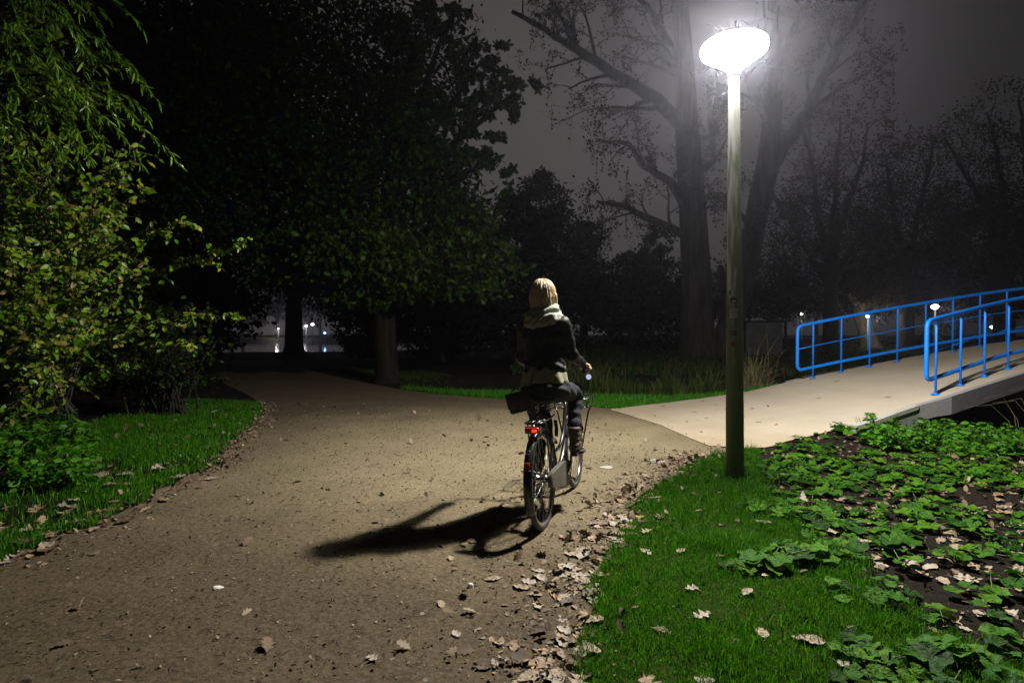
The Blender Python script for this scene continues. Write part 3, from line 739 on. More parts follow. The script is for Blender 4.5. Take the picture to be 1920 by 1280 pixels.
for s_, a in ((-1, CA), (1, CA+math.pi)):
    ex, ez = BB[0]+CR*math.cos(a), BB[2]+CR*math.sin(a)
    mb = MB(); mb.tube([(BB[0],s_*.08,BB[2]),(BB[0],s_*.10,BB[2])], .02, 12); mb.tube([(BB[0],s_*.102,BB[2]),(ex,s_*.108,ez)], [.013,.010], 8); ck = mb.build('crank', M['chrome'], bike)
    mb = MB(); mb.box((ex, s_*.165, ez), (.085,.10,.022), bev=.006); mb.tube([(ex,s_*.10,ez),(ex,s_*.22,ez)], .005, 6); mb.build('pedal', M['rubber'], ck)
# axle nut caps, stand
for x_ in (0, WB):
    for s_ in (1,-1):
        mb = MB(); mb.lathe([(0,s_*.094),(.012,s_*.092),(.014,s_*.080),(.014,s_*.064),(0,s_*.064)], (x_,0,WR), 14, 'y'); mb.build('axle_nut', M['chrome'], bike)
# front rack
mb = MB(); fz = .80
rk = [(.98,.17,fz),(1.28,.17,fz),(1.33,.12,fz),(1.33,-.12,fz),(1.28,-.17,fz),(.98,-.17,fz)]
mb.tube(rk, .007, 8, closed=True); mb.tube([(p[0], p[1], fz-.07) for p in rk], .006, 8, closed=True)
for p in rk: mb.tube([p, (p[0],p[1],fz-.07)], .005, 6)
for y_ in (-.11,-.055,0,.055,.11): mb.tube([(.98,y_,fz-.07),(1.33,y_,fz-.07)], .004, 6)
for s_ in (1,-1): mb.tube([(1.20,s_*.17,fz-.07),(1.18,s_*.14,.66),(WB,s_*.075,WR)], .0075, 8)
mb.tube([(.98,-.115,fz-.07),(.965,-.115,.93),(.90,-.09,1.05),(.85,-.05,1.06)], .006, 8); mb.tube([(.98,.115,fz-.07),(.965,.115,.93),(.90,.09,1.05),(.85,.05,1.06)], .006, 8)
mb.build('front_rack', M['black'], bike)
sdf_obj('headlight', [('ell', (1.02,0,.67), (1.045,0,.67), (.03,.034,.034), (.03,.034,.034))], .006, .01, M['black'], bike)
mb = MB(); 
mb.tube([(.30,-.05,.60),(.31,-.052,.66),(.28,-.053,.72)], .014, 8); mb.tube([(.14,-.055,.56),(.20,-.06,.60),(.25,-.058,.56)], .012, 8); mb.build('frame_lock', M['rubber'], bike)

# ------------------------------------------------------------------ rider
rnd_h = random.Random(99)
per = empty('person', BP, BROT)
def cap(a, b, ra, rb): return ('cap', a, b, ra, rb)
def ell(a, b, ra, rb): return ('ell', a, b, ra, rb)
SH = {-1: (.30,-.148,1.435), 1: (.30,.148,1.435)}; EL = {-1: (.385,-.188,1.205), 1: (.385,.205,1.205)}; WRI = {-1: (.615,-.226,1.120), 1: (.615,.226,1.120)}
HIP = {-1: (.27,-.09,.955), 1: (.27,.09,.95)}; KN = {-1: (.675,-.135,.90), 1: (.51,.13,.62)}; AN = {-1: (.515,-.145,.535), 1: (.335,.145,.245)}
body = [ell((.26,0,.98),(.27,0,1.10),(.11,.155,.10),(.085,.125,.09)), ell((.27,0,1.12),(.295,0,1.34),(.085,.12,.09),(.10,.145,.10)),
        ell((.295,0,1.36),(.30,0,1.43),(.095,.15,.08),(.07,.14,.06)), cap((.305,0,1.45),(.325,0,1.57),.055,.048),
        ell((.335,0,1.685),(.345,0,1.68),(.092,.076,.105),(.092,.076,.105)), cap((.37,0,1.62),(.405,0,1.60),.05,.035),
        cap((.425,0,1.675),(.442,0,1.658),.012,.014), cap((.425,-.02,1.628),(.425,.02,1.628),.010,.010)]
for s_ in (-1,1):
    body += [cap(SH[s_], EL[s_], .038, .028), cap(EL[s_], WRI[s_], .026, .019), cap((.295,s_*.06,1.44), SH[s_], .05, .05),
             cap(HIP[s_], KN[s_], .078, .052), cap(KN[s_], AN[s_], .052, .036), cap((AN[s_][0]-.03,AN[s_][1],AN[s_][2]-.05),(AN[s_][0]+.13,AN[s_][1],AN[s_][2]-.075),.035,.028),
             ell((.34,s_*.078,1.672),(.338,s_*.082,1.690),(.018,.008,.025),(.018,.008,.02))]
def hand(s_):
    w_ = np.array(WRI[s_]); H = []
    knk = []
    # palm lies over the grip, knuckles forward/outside; fingers curl down around the bar
    gx0 = .655; gy = s_*.228; gz_ = 1.074
    H.append(ell((.625,s_*.227,1.118),(.675,s_*.229,1.112),(.030,.036,.016),(.032,.038,.015)))
    H.append(cap(tuple(w_), (.635,s_*.227,1.118), .022, .022))
    for q, fx in enumerate((.705,.685,.665,.645)):
        L = (.9,1,.95,.8)[q]
        a = (fx, gy+s_*.030, 1.108); b = (fx+.006, gy+s_*(.042), gz_+.006); c = (fx+.004, gy+s_*.022, gz_-.026*L); d = (fx, gy-s_*.004, gz_-.030*L)
        H += [cap((fx-.01, gy+s_*.006, 1.114), a, .0095,.0088), cap(a, b, .0088,.0082), cap(b, c, .0082,.0076), cap(c, d, .0076,.0070)]
    H += [cap((.64,gy-s_*.022,1.108),(.675,gy-s_*.032,1.090),.0115,.0100), cap((.675,gy-s_*.032,1.090),(.700,gy-s_*.026,1.068),.0100,.0082)]
    return sdf_raw(H, .0035, .006)
pb = sdf_obj('person', body, .010, .025, M['skin'], per, extra=[hand(-1), hand(1)])
# make the body itself the person's mesh part
pb.name = 'body'
tag(per, 'blonde person seen from behind riding in dark jacket and pale scarf', 'person')
def folds(x, y, z):
    return .0025*np.sin(z*95+x*30+3*np.sin(y*20))*np.clip((1.3-z)*6, 0, 1)+.0025*np.sin(z*52+y*26+2*np.sin(x*30))+.002*np.sin(y*60+z*18)
jk = [ell((.268,0,1.06),(.272,0,1.14),(.128,.172,.09),(.115,.150,.09)), ell((.272,0,1.14),(.298,0,1.34),(.115,.148,.10),(.125,.164,.10)),
      ell((.298,0,1.36),(.30,0,1.425),(.115,.165,.08),(.09,.150,.07)), cap((.30,0,1.45),(.31,0,1.50),.085,.075)]
for s_ in (-1,1):
    jk += [cap((.295,s_*.05,1.44), SH[s_], .062,.060), cap(SH[s_], EL[s_], .060,.047), cap(EL[s_], (WRI[s_][0]-.02,WRI[s_][1],WRI[s_][2]+.008), .047,.032)]
sdf_obj('jacket', jk, .008, .03, M['jacket'], per, warp=folds, cut=lambda x,y,z: 1.092+.010*np.cos(y*14)-z)
sh = [ell((.255,0,.99),(.268,0,1.10),(.150,.186,.09),(.122,.160,.09))]
sdf_obj('shirt', sh, .008, .02, M['shirt'], per, warp=lambda x,y,z: .004*np.sin(y*60+z*12)+.003*np.sin(x*70), cut=lambda x,y,z: np.maximum(1.002+.016*np.cos(y*13+.5)-z, z-1.14))
tr = [ell((.245,0,.975),(.262,0,1.04),(.135,.172,.085),(.115,.155,.08)), ell((.20,0,.955),(.26,0,.95),(.10,.165,.07),(.10,.16,.07))]
for s_ in (-1,1):
    tr += [cap(HIP[s_], KN[s_], .094,.066), cap(KN[s_], (KN[s_][0]*.3+AN[s_][0]*.7+.0, (KN[s_][1]+AN[s_][1]*2)/3, KN[s_][2]*.3+AN[s_][2]*.7), .066,.050),
           cap((KN[s_][0]*.3+AN[s_][0]*.7, (KN[s_][1]+AN[s_][1]*2)/3, KN[s_][2]*.3+AN[s_][2]*.7), (AN[s_][0],AN[s_][1],AN[s_][2]+.05), .050,.044)]
sdf_obj('trousers', tr, .008, .03, M['trouser'], per, warp=lambda x,y,z: .003*np.sin(z*70+x*40)+.003*np.sin(x*60+y*50), cut=lambda x,y,z: z-1.03)
for s_ in (-1,1):
    ax_, ay_, az_ = AN[s_]
    bt = [cap((ax_,ay_,az_+.085),(ax_-.01,ay_,az_-.04),.049,.040), cap((ax_-.03,ay_,az_-.062),(ax_+.06,ay_-s_*-.004,az_-.06),.038,.040), cap((ax_+.06,ay_,az_-.062),(ax_+.145,ay_,az_-.072),.042,.032)]
    bo = sdf_obj('boot', bt, .006, .02, M['boot'], per, warp=lambda x,y,z: .002*np.sin(z*160)+.002*np.sin(x*120+y*80), cut=lambda x,y,z: np.maximum((az_-.098)-z, z-(az_+.10)))
    mb = MB(); ol = [(-.078,.0),(-.07,.026),(-.02,.030),(.06,.038),(.12,.036),(.17,.02),(.182,0),(.17,-.02),(.12,-.036),(.06,-.038),(-.02,-.030),(-.07,-.026)]
    hexa(mb, [(ax_+p[0], ay_+p[1]) for p in ol], az_-.118, az_-.097); mb.build('sole', M['rubber'], bo)
# scarf: thick loops
sc = []
def ring(c, rx, ry, z, tiltx, r, n=16, back=.0, lift=0.0):
    P = []
    for k in range(n+1):
        a = 2*math.pi*k/n; x = c[0]+rx*math.cos(a); y = c[1]+ry*math.sin(a); P.append((x, y, z+tiltx*math.cos(a)+lift*math.sin(a)))
    return [cap(P[i], P[i+1], r, r) for i in range(n)]
sc += ring((.32,0), .085, .080, 1.555, .02, .036, lift=-.010); sc += ring((.315,.0), .105, .110, 1.510, .02, .036, lift=.010)
sc += ring((.31,.005), .118, .128, 1.476, .015, .026, lift=-.012)
sc += [cap((.20,-.03,1.47),(.185,.05,1.445),.022,.018), cap((.21,-.09,1.50),(.19,0,1.455),.024,.02)]
sdf_obj('scarf', sc, .006, .022, M['scarf'], per, warp=lambda x,y,z: .0035*np.sin((z+.45*y+.2*x)*120+2*np.sin(y*22))+.002*np.sin((z-.5*y)*80))
hr = [ell((.325,0,1.690),(.340,0,1.690),(.108,.094,.112),(.106,.094,.112)), ell((.300,0,1.64),(.298,0,1.575),(.085,.092,.07),(.070,.090,.05)),
      cap((.33,.078,1.66),(.345,.082,1.565),.030,.018), cap((.33,-.078,1.66),(.35,-.084,1.555),.032,.018)]
def strands(x, y, z):
    a = np.arctan2(y, x-.33)
    return (.0022*np.sin(a*33+z*12)+.0016*np.sin(a*19+np.sin(z*22+a*3)*1.8)+.0014*np.sin(a*47+z*26)+.0010*np.sin(a*83-z*14))
hro = sdf_obj('hair', hr, .0045, .02, M['hair'], per, warp=strands, cut=lambda x,y,z: np.minimum(x-.415, np.maximum(x-.352, z-1.73)) if False else np.where(z < 1.735, x-.362, x-.43))
# loose strands lying over the bob
mb = MB()
for k in range(150):
    az = R(rnd_h.uniform(68, 292)); p0 = R(rnd_h.uniform(4, 30)); pts = []
    zend = 1.555+rnd_h.uniform(-.012,.03)
    for j in range(9):
        ph = p0+(R(96)-p0)*j/6
        if j <= 6: pts.append((.332+.109*math.sin(ph)*math.cos(az), .098*math.sin(ph)*math.sin(az), 1.690+.115*math.cos(ph)))
        else:
            q = pts[-1]; zz = q[2]+(zend-q[2])*(.5 if j == 7 else 1); s_ = 1-.05*(j-6)
            pts.append((.332+(q[0]-.332)*s_+rnd_h.uniform(-.004,.004), q[1]*s_+rnd_h.uniform(-.004,.004), zz))
    mb.tube(pts, [.0012]+[.0022]*6+[.0016,.0006], 4, cap=False)
mb.build('hair_strands', mat('hair_strand', (.5,.37,.18), .4, island=[(.26,.17,.07),(.45,.32,.15),(.66,.51,.28)], spec=.5), per, fixn=False)['kind'] = 'stuff'
# shoulder bag: strap from right shoulder across the back, bag at the left hip
bag = empty('shoulder_bag', BP, BROT); tag(bag, 'small dark satchel hanging behind the rider\'s left hip', 'bag')
Rb = Matrix.Rotation(R(-12), 3, 'X') @ Matrix.Rotation(R(8), 3, 'Z')
mb = MB(); mb.box((.095,.165,.885), (.06,.165,.145), Rb, bev=.014); mb.build('pouch', M['bag'], bag)
mb = MB(); mb.box((.060,.165,.910), (.008,.172,.112), Rb, bev=.0035); mb.box((.055,.165,.862), (.006,.03,.02), Rb, bev=.002); mb.build('flap', M['bag'], bag)
mb = MB(); mb.tube([(.10,.09,.955),(.118,.07,1.03),(.140,.045,1.12),(.150,.01,1.22),(.155,-.03,1.33),(.185,-.075,1.445),(.24,-.105,1.515),(.32,-.11,1.50)], .0035, 6); mb.tube([(.10,.235,.95),(.17,.205,1.0),(.24,.20,1.05)], .0035, 6); mb.build('strap', M['bag'], bag)

exec_veg = True
# ------------------------------------------------------------------ leaf clouds
def rot_rand(n, up=.0):
    """random rotation matrices (n,3,3): leaf normal partly biased to +z by 'up'"""
    nrm = rng.normal(size=(n,3)); nrm[:,2] = nrm[:,2]*(1-up)+up*2.0*np.abs(rng.normal(size=n)+1)
    nrm /= np.linalg.norm(nrm, axis=1)[:,None]
    t = rng.normal(size=(n,3)); t -= (t*nrm).sum(1)[:,None]*nrm; t /= np.linalg.norm(t, axis=1)[:,None]
    b = np.cross(nrm, t)
    return np.stack([t, b, nrm], -1)
LEAF = {
 'quad': (np.array([(0,0,0),(.5,.32,.05),(1,0,0),(.5,-.32,.05)]), [[0,3,2,1]]),
 'oval': (np.array([(0,0,0),(.3,.26,.06),(.68,.24,.04),(1,0,-.12),(.68,-.24,.04),(.3,-.26,.06),(.5,0,-.03)]), [[0,6,1,1],[1,6,2,2],[2,6,3,3],[3,6,4,4],[4,6,5,5],[5,6,0,0]]),
 'narrow': (np.array([(0,0,0),(.35,.075,.03),(.72,.055,.0),(1,0,-.08),(.72,-.055,.0),(.35,-.075,.03)]), [[0,5,4,1],[1,4,2,2],[4,3,2,2]]),
 'oak': (np.array([(0,0,0),(.2,.12,.02),(.3,.30,.05),(.42,.16,.02),(.58,.36,.05),(.68,.18,0),(.86,.24,-.02),(1,0,-.08),(.86,-.24,-.02),(.68,-.18,0),(.58,-.36,.05),(.42,-.16,.02),(.3,-.30,.05),(.2,-.12,.02)]),
         [[0,13,1,1],[13,12,11,11],[1,13,11,3],[1,3,2,2],[3,11,9,5],[11,10,9,9],[3,5,4,4],[5,9,7,7],[9,8,7,7],[5,7,6,6]]),
}
def leaf_arrays(P, size, kind='quad', dirs=None, up=.0, jit=.35, nb=(0,0,.9)):
    n = len(P); T, Fc = LEAF[kind]; k = len(T)
    if dirs is None: Rm = rot_rand(n, up)
    else:
        d = dirs/np.linalg.norm(dirs, axis=1)[:,None]; nr = rng.normal(size=(n,3))*.8+np.array(nb); nr -= (nr*d).sum(1)[:,None]*d; nr /= np.linalg.norm(nr, axis=1)[:,None]
        Rm = np.stack([d, np.cross(nr, d), nr], -1)
    s = size*(1+jit*rng.uniform(-1,1,n))
    V = np.einsum('nij,kj->nki', Rm, T)*s[:,None,None]+P[:,None,:]
    q, t = [], []
    for f in Fc: (t if f[2] == f[3] else q).append(f[:3] if f[2] == f[3] else f)
    base = (np.arange(n)*k)[:,None,None]; out = []
    if q: out.append((np.array(q)[None]+base).reshape(-1,4))
    if t: out.append((np.array(t)[None]+base).reshape(-1,3))
    return V.reshape(-1,3), out
class Cloud:
    def __init__(s): s.V = []; s.Q = []; s.T = []; s.n = 0
    def add(s, V, fs):
        for f in fs: (s.Q if f.shape[1] == 4 else s.T).append(f+s.n)
        s.V.append(V); s.n += len(V)
    def leaves(s, P, size, kind='quad', **k):
        if len(P): s.add(*leaf_arrays(np.asarray(P, float), size, kind, **k))
    def build(s, name, mt, parent=None):
        fs = []
        if s.Q: fs.append(np.concatenate(s.Q))
        if s.T: fs.append(np.concatenate(s.T))
        return npmesh(name, np.concatenate(s.V), fs, mt, parent)
def blob_pts(c, r, n, shell=.35, clump=28, cs=.16):
    """points in an ellipsoid gathered in clumps, leaving gaps"""
    m = max(3, n//clump); u = rng.normal(size=(m,3)); u /= np.linalg.norm(u, axis=1)[:,None]
    rad = rng.uniform(shell, 1, m)**.6; C = u*rad[:,None]*np.array(r)+np.array(c)
    i = rng.integers(0, m, n); sc = cs*np.mean(r)*(.6+.8*rng.random(m))
    return C[i]+rng.normal(size=(n,3))*sc[i][:,None]*np.array([1,1,.6])

# ------------------------------------------------------------------ tree builder
def branch(mb, tips, p, d, L, r, lvl, maxl, spread, droop, nch, rnd, seg=4, nside=6, wob=.25):
    pts = [Vector(p)]; d = Vector(d).normalized(); rr = [r]
    for i in range(seg):
        d = (d+Vector((rnd.uniform(-wob,wob), rnd.uniform(-wob,wob), rnd.uniform(-wob,wob)+droop*(.3+i/seg)))).normalized()
        pts.append(pts[-1]+d*(L/seg)); rr.append(r*(1-.62*(i+1)/seg))
    mb.tube(pts, rr, max(3, nside), cap=False)
    if lvl >= maxl:
        tips.append((pts, rr)); return
    for k in range(nch):
        t = .25+.75*(k+rnd.random())/nch; i = min(seg-1, int(t*seg)); q = pts[i].lerp(pts[i+1], t*seg-i)
        dd = (pts[i+1]-pts[i]).normalized(); a, b = frame_of(dd); an = rnd.uniform(0, 6.283)
        s_ = math.sin(spread*(.7+.6*rnd.random())); side = a*math.cos(an)+b*math.sin(an)
        nd = dd*math.cos(spread)+side*s_
        branch(mb, tips, q, nd, L*rnd.uniform(.45,.72), rr[i]*.5, lvl+1, maxl, spread, droop, nch, rnd, seg if lvl < 1 else 3, max(3, nside-1), wob)
    tips.append((pts[-2:], rr[-2:]))
def limb(mb, tips, pts, r0, r1, rnd, nch, Lc, maxl, spread=.9, droop=0, nside=8, nch2=3, t0=.2):
    """a given polyline limb with auto side branches"""
    pts = [Vector(p) for p in pts]; n = len(pts)
    # densify with small wobble
    Q = []
    for a, b in zip(pts[:-1], pts[1:]):
        m = 4
        for k in range(m): Q.append(a.lerp(b, k/m)+(Vector((rnd.uniform(-1,1), rnd.uniform(-1,1), rnd.uniform(-1,1)))*(b-a).length*.03 if k else Vector()))
    Q.append(pts[-1]); N = len(Q); rr = [r0+(r1-r0)*(k/(N-1)) for k in range(N)]
    mb.tube(Q, rr, nside, cap=True)
    for k in range(nch):
        t = t0+(1-t0)*(k+rnd.random())/nch; i = min(N-2, int(t*(N-1))); q = Q[i]; dd = (Q[i+1]-Q[i]).normalized(); a, b = frame_of(dd); an = rnd.uniform(0, 6.283)
        nd = dd*math.cos(spread)+(a*math.cos(an)+b*math.sin(an))*math.sin(spread)+Vector((0,0,.15))
        branch(mb, tips, q, nd, Lc*(1-.5*t)*rnd.uniform(.7,1.2), rr[i]*.42, 1, maxl, spread, droop, nch2, rnd, 4, 5)
def tip_points(tips, per, jit, void=None):
    P = []
    if void: tips = [t_ for t_ in tips if (t_[0][0]-void[0]).length > void[1]]
    for pts, rr in tips:
        for k in range(per):
            i = rng.integers(0, len(pts)-1); t = rng.random(); q = pts[i].lerp(pts[i+1], t); P.append((q.x, q.y, q.z))
    P = np.array(P); return P+rng.normal(size=P.shape)*jit
def flare(base, top, r, n=6, fl=1.6):
    base, top = Vector(base), Vector(top); pts = []; rr = []
    for t, k in ((-.03,fl*1.15),(0,fl),(.03,1+(fl-1)*.55),(.08,1+(fl-1)*.25),(.18,1.05),(.4,1),(.7,.92),(1,.82)):
        pts.append(base.lerp(top, t)); rr.append(r*k)
    return pts, rr
def tree(name, label, group, base, top, r, limbs, blobs, leafmat, barkmat, seed, size=.12, kind='quad', tipn=10, jit=.15, nch=4, Lc=2.5, maxl=3, spread=.8, droop=0, fl=1.6, clump=28, cs=.16, cat='tree', nch2=3, up=.0):
    rnd = random.Random(seed); base = Vector(base)
    root = empty(name, base); tag(root, label, cat, group)
    mb = MB(); tips = []; off = base
    P, rr = flare(Vector(), Vector(top)-off, r, fl=fl); mb.tube(P, rr, 14, cap=False)
    for (lp, r0, r1) in limbs: limb(mb, tips, [Vector(p)-off for p in lp], r0, r1, rnd, nch, Lc, maxl, spread, droop, nch2=nch2)
    mb.build('trunk', barkmat, root, fixn=False)
    c = Cloud()
    if tips and tipn: c.leaves(tip_points(tips, tipn, jit), size, kind, up=up)
    for (bc, br_, n) in blobs: c.leaves(blob_pts(np.array(bc)-np.array(off), br_, n, clump=clump, cs=cs), size, kind, up=up)
    if c.n: c.build('crown', leafmat, root)
    return root

# --- big oak in the middle left, trunk at px 727
OB = gr(727, 718); OB = Vector((OB.x, OB.y, 0)); D0 = OB.y
def auto_limbs(base_top, targets, r0=.16):
    out = []
    for t in targets:
        a = Vector(base_top); b = Vector(t); m1 = a.lerp(b,.35)+Vector((0,0,(b-a).length*.10)); m2 = a.lerp(b,.7)+Vector((0,0,(b-a).length*.08)); out.append(([a, m1, m2, b], r0, .03))
    return out
oak_t = OB+Vector((-.15,0,3.6))
targ = [at(900,120,13.2), at(960,180,12.8), at(930,300,13), at(780,60,13.5), at(850,30,12.8), at(650,100,14), at(500,200,14.5), at(420,120,15), at(600,350,14), at(880,480,13.5), at(700,470,12.6), at(640,520,12.3), at(450,380,14.5), at(760,240,13), at(340,300,15)]
bl = [(at(600,160,15.5), (3.8,2.6,3.0), 15000), (at(480,300,15.5), (3.2,2.4,3.0), 9000), (at(330,140,16), (3.0,2.5,3.0), 6000), (at(740,380,14.6), (2.4,1.6,1.6), 9000), (at(680,480,12.3), (1.35,1.0,.75), 7000), (at(850,500,13.6), (1.7,1.0,.75), 6500),
      (at(560,490,13.2), (1.2,1.0,.8), 3500), (at(850,420,14), (1.0,.8,.7), 2600)]
for (x_, y_, r_w, n_) in ((612,540,.30,260),(650,556,.26,220),(705,560,.3,260),(752,548,.28,240),(800,520,.3,240),(858,545,.28,220),(905,540,.3,240),(585,505,.3,220)):
    bl.append((at(x_, y_, 12.4+.8*random.random()), (r_w*1.2,r_w,r_w*.8), n_))
for (x_, y_, r_w, n_) in ((930,130,.34,300),(975,165,.30,260),(1003,160,.16,90),(940,185,.34,330),(900,200,.4,420),(880,150,.34,330),(860,115,.3,260),(960,215,.2,120),(925,300,.24,160),(950,320,.16,80),(900,285,.26,190),(930,255,.2,110),(880,250,.26,200),(835,215,.4,420),(800,180,.3,240),(770,140,.34,300),(760,225,.5,620),(800,270,.5,620),(850,300,.36,360),(830,60,.26,170),(800,25,.34,260),(860,20,.3,200),(740,60,.45,450),(780,90,.24,150),(720,180,.5,620),(900,90,.22,130),(940,85,.14,60),(950,355,.15,60)):
    bl.append((at(x_, y_, 12.9+.6*random.random()), (r_w,r_w*.9,r_w*.8), n_))
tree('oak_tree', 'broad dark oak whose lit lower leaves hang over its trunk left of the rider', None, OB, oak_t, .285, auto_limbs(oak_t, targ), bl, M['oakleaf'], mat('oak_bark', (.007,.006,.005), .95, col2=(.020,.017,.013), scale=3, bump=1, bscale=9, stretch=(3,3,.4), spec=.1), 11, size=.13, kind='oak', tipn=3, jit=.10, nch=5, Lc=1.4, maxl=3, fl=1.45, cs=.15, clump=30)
OAKG = 'dark trees along the far side of the path'
# --- dark trees filling the left
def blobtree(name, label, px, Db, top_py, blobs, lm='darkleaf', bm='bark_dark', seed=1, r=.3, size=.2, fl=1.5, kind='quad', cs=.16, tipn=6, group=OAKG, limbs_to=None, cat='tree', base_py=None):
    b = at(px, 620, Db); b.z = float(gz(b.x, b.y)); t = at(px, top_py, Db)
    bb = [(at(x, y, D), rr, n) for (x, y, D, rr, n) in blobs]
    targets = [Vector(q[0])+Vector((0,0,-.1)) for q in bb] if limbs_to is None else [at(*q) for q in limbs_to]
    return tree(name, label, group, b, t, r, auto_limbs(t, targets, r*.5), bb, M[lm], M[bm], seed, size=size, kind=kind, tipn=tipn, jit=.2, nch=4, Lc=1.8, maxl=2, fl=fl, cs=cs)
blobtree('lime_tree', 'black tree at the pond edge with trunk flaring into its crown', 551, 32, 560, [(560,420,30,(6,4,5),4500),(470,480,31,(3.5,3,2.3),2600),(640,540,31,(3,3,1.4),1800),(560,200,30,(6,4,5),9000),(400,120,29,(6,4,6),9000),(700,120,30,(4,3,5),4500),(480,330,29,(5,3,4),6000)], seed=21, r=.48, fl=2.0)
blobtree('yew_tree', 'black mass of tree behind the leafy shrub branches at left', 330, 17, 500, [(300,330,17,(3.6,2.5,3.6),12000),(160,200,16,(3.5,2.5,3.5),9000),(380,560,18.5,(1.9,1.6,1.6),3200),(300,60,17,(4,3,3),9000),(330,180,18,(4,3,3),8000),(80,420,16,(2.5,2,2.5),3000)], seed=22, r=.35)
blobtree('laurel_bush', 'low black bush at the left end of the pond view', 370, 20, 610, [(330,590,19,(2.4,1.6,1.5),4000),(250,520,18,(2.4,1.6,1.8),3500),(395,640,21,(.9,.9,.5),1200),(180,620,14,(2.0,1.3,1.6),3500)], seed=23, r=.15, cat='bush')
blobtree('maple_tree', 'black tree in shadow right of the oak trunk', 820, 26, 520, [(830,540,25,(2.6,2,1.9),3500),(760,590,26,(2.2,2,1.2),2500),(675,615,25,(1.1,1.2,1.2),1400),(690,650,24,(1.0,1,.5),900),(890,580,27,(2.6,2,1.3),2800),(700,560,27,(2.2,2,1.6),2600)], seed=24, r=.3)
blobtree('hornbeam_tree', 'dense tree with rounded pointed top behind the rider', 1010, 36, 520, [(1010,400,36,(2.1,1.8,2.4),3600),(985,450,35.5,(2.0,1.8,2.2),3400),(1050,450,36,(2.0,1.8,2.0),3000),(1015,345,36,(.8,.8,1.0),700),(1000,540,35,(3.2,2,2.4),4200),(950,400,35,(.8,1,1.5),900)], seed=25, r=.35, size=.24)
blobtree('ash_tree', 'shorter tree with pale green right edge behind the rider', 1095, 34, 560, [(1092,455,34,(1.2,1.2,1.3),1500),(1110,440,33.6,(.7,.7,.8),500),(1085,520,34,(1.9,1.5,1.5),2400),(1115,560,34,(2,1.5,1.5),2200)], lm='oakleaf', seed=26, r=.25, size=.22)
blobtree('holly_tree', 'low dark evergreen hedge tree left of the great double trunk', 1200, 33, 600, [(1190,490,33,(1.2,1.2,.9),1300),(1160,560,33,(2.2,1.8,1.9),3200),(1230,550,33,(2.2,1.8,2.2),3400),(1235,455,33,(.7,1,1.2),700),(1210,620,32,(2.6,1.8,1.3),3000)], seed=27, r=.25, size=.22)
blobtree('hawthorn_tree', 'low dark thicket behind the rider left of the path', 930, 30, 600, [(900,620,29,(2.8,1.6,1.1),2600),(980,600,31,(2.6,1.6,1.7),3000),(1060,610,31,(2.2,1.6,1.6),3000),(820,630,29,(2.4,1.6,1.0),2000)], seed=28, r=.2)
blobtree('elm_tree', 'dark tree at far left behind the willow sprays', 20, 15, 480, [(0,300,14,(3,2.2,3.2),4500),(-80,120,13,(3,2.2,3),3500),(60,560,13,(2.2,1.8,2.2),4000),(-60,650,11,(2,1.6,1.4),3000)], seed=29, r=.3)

blobtree('beech_tree', 'dark tree standing outside the left edge behind the willow', -420, 13, 480, [(-420,250,13,(3,2.4,3.6),4500),(-520,520,12,(2.4,2,2),3000),(-250,480,13.5,(2.2,2,2.2),3000)], seed=30, r=.3)
# --- great double-trunk poplar behind the lamp
PB = Vector((9.2, 28, 0)); pD = 28
rnd = random.Random(5)
pop = empty('poplar_tree', PB); tag(pop, 'huge twin-trunked tree with hanging sparse leaves behind the lamp', 'tree')
mb = MB(); tips = []
def Lp(pts): return [at(x, y, D)-PB for (x, y, D) in pts]
tr1 = Lp([(1312,690,28),(1310,668,28),(1308,640,28),(1306,560,28),(1303,470,28),(1298,380,28),(1292,300,28),(1287,220,28),(1283,120,28),(1276,20,28),(1270,-60,28)])
mb.tube(tr1, [1.30,1.02,.86,.74,.69,.64,.60,.54,.46,.38,.3], 18, cap=False)
tr2 = Lp([(1352,690,28.4),(1354,660,28.4),(1372,600,28.4),(1396,520,28.4),(1412,440,28.3),(1428,360,28.2),(1442,300,28),(1448,220,28),(1450,120,28),(1445,20,28),(1440,-50,28)])
mb.tube(tr2, [.95,.72,.60,.54,.52,.55,.55,.46,.40,.33,.28], 14, cap=False)
tr3 = Lp([(1436,330,28),(1480,262,28),(1518,205,28),(1540,150,27.8),(1572,80,27.6),(1620,20,27.5),(1650,-40,27.5)])
limb(mb, tips, tr3, .38, .12, rnd, 9, 3.4, 3, .8, -.12)
for pl, r0, r1, nc, Lc in (
    ([(1295,255,28),(1232,185,27.5),(1150,140,27),(1085,95,26.5),(1040,70,26),(960,22,26)], .36,.09,10,3.4),
    ([(1085,95,26.5),(1050,30,26.5),(1020,-20,26.5)], .16,.06,5,2.6),
    ([(1150,140,27),(1100,150,26.5),(1060,165,26.3)], .0,.0,0,0),
    ([(1298,410,28),(1256,340,27.5),(1205,310,27),(1178,270,26.8),(1120,262,26.5)], .26,.06,9,2.8),
    ([(1300,450,28),(1218,410,27.5),(1170,385,27.2),(1118,378,27)], .24,.08,8,2.4),
    ([(1290,170,28),(1240,60,27.5),(1180,-30,27)], .30,.10,9,3.4),
    ([(1300,330,28),(1340,300,27.6),(1330,220,27.4),(1345,120,27.4)], .2,.06,8,2.6),
    ([(1447,240,28),(1400,150,27.5),(1380,40,27.3)], .26,.08,8,3),
    ([(1518,205,28),(1580,165,27.5),(1640,128,27.2)], .14,.04,7,2.2),
    ([(1450,120,28),(1500,30,27.5),(1530,-30,27.5)], .24,.08,8,3),
    ([(1418,450,28),(1380,390,27.6),(1350,360,27.6)], .16,.05,6,2),
    ([(1430,330,28),(1470,400,27.6),(1500,430,27.5)], .12,.04,6,2)):
    if nc: limb(mb, tips, Lp(pl), r0, r1, rnd, nc, Lc, 3, .85, -.16, t0=.1)
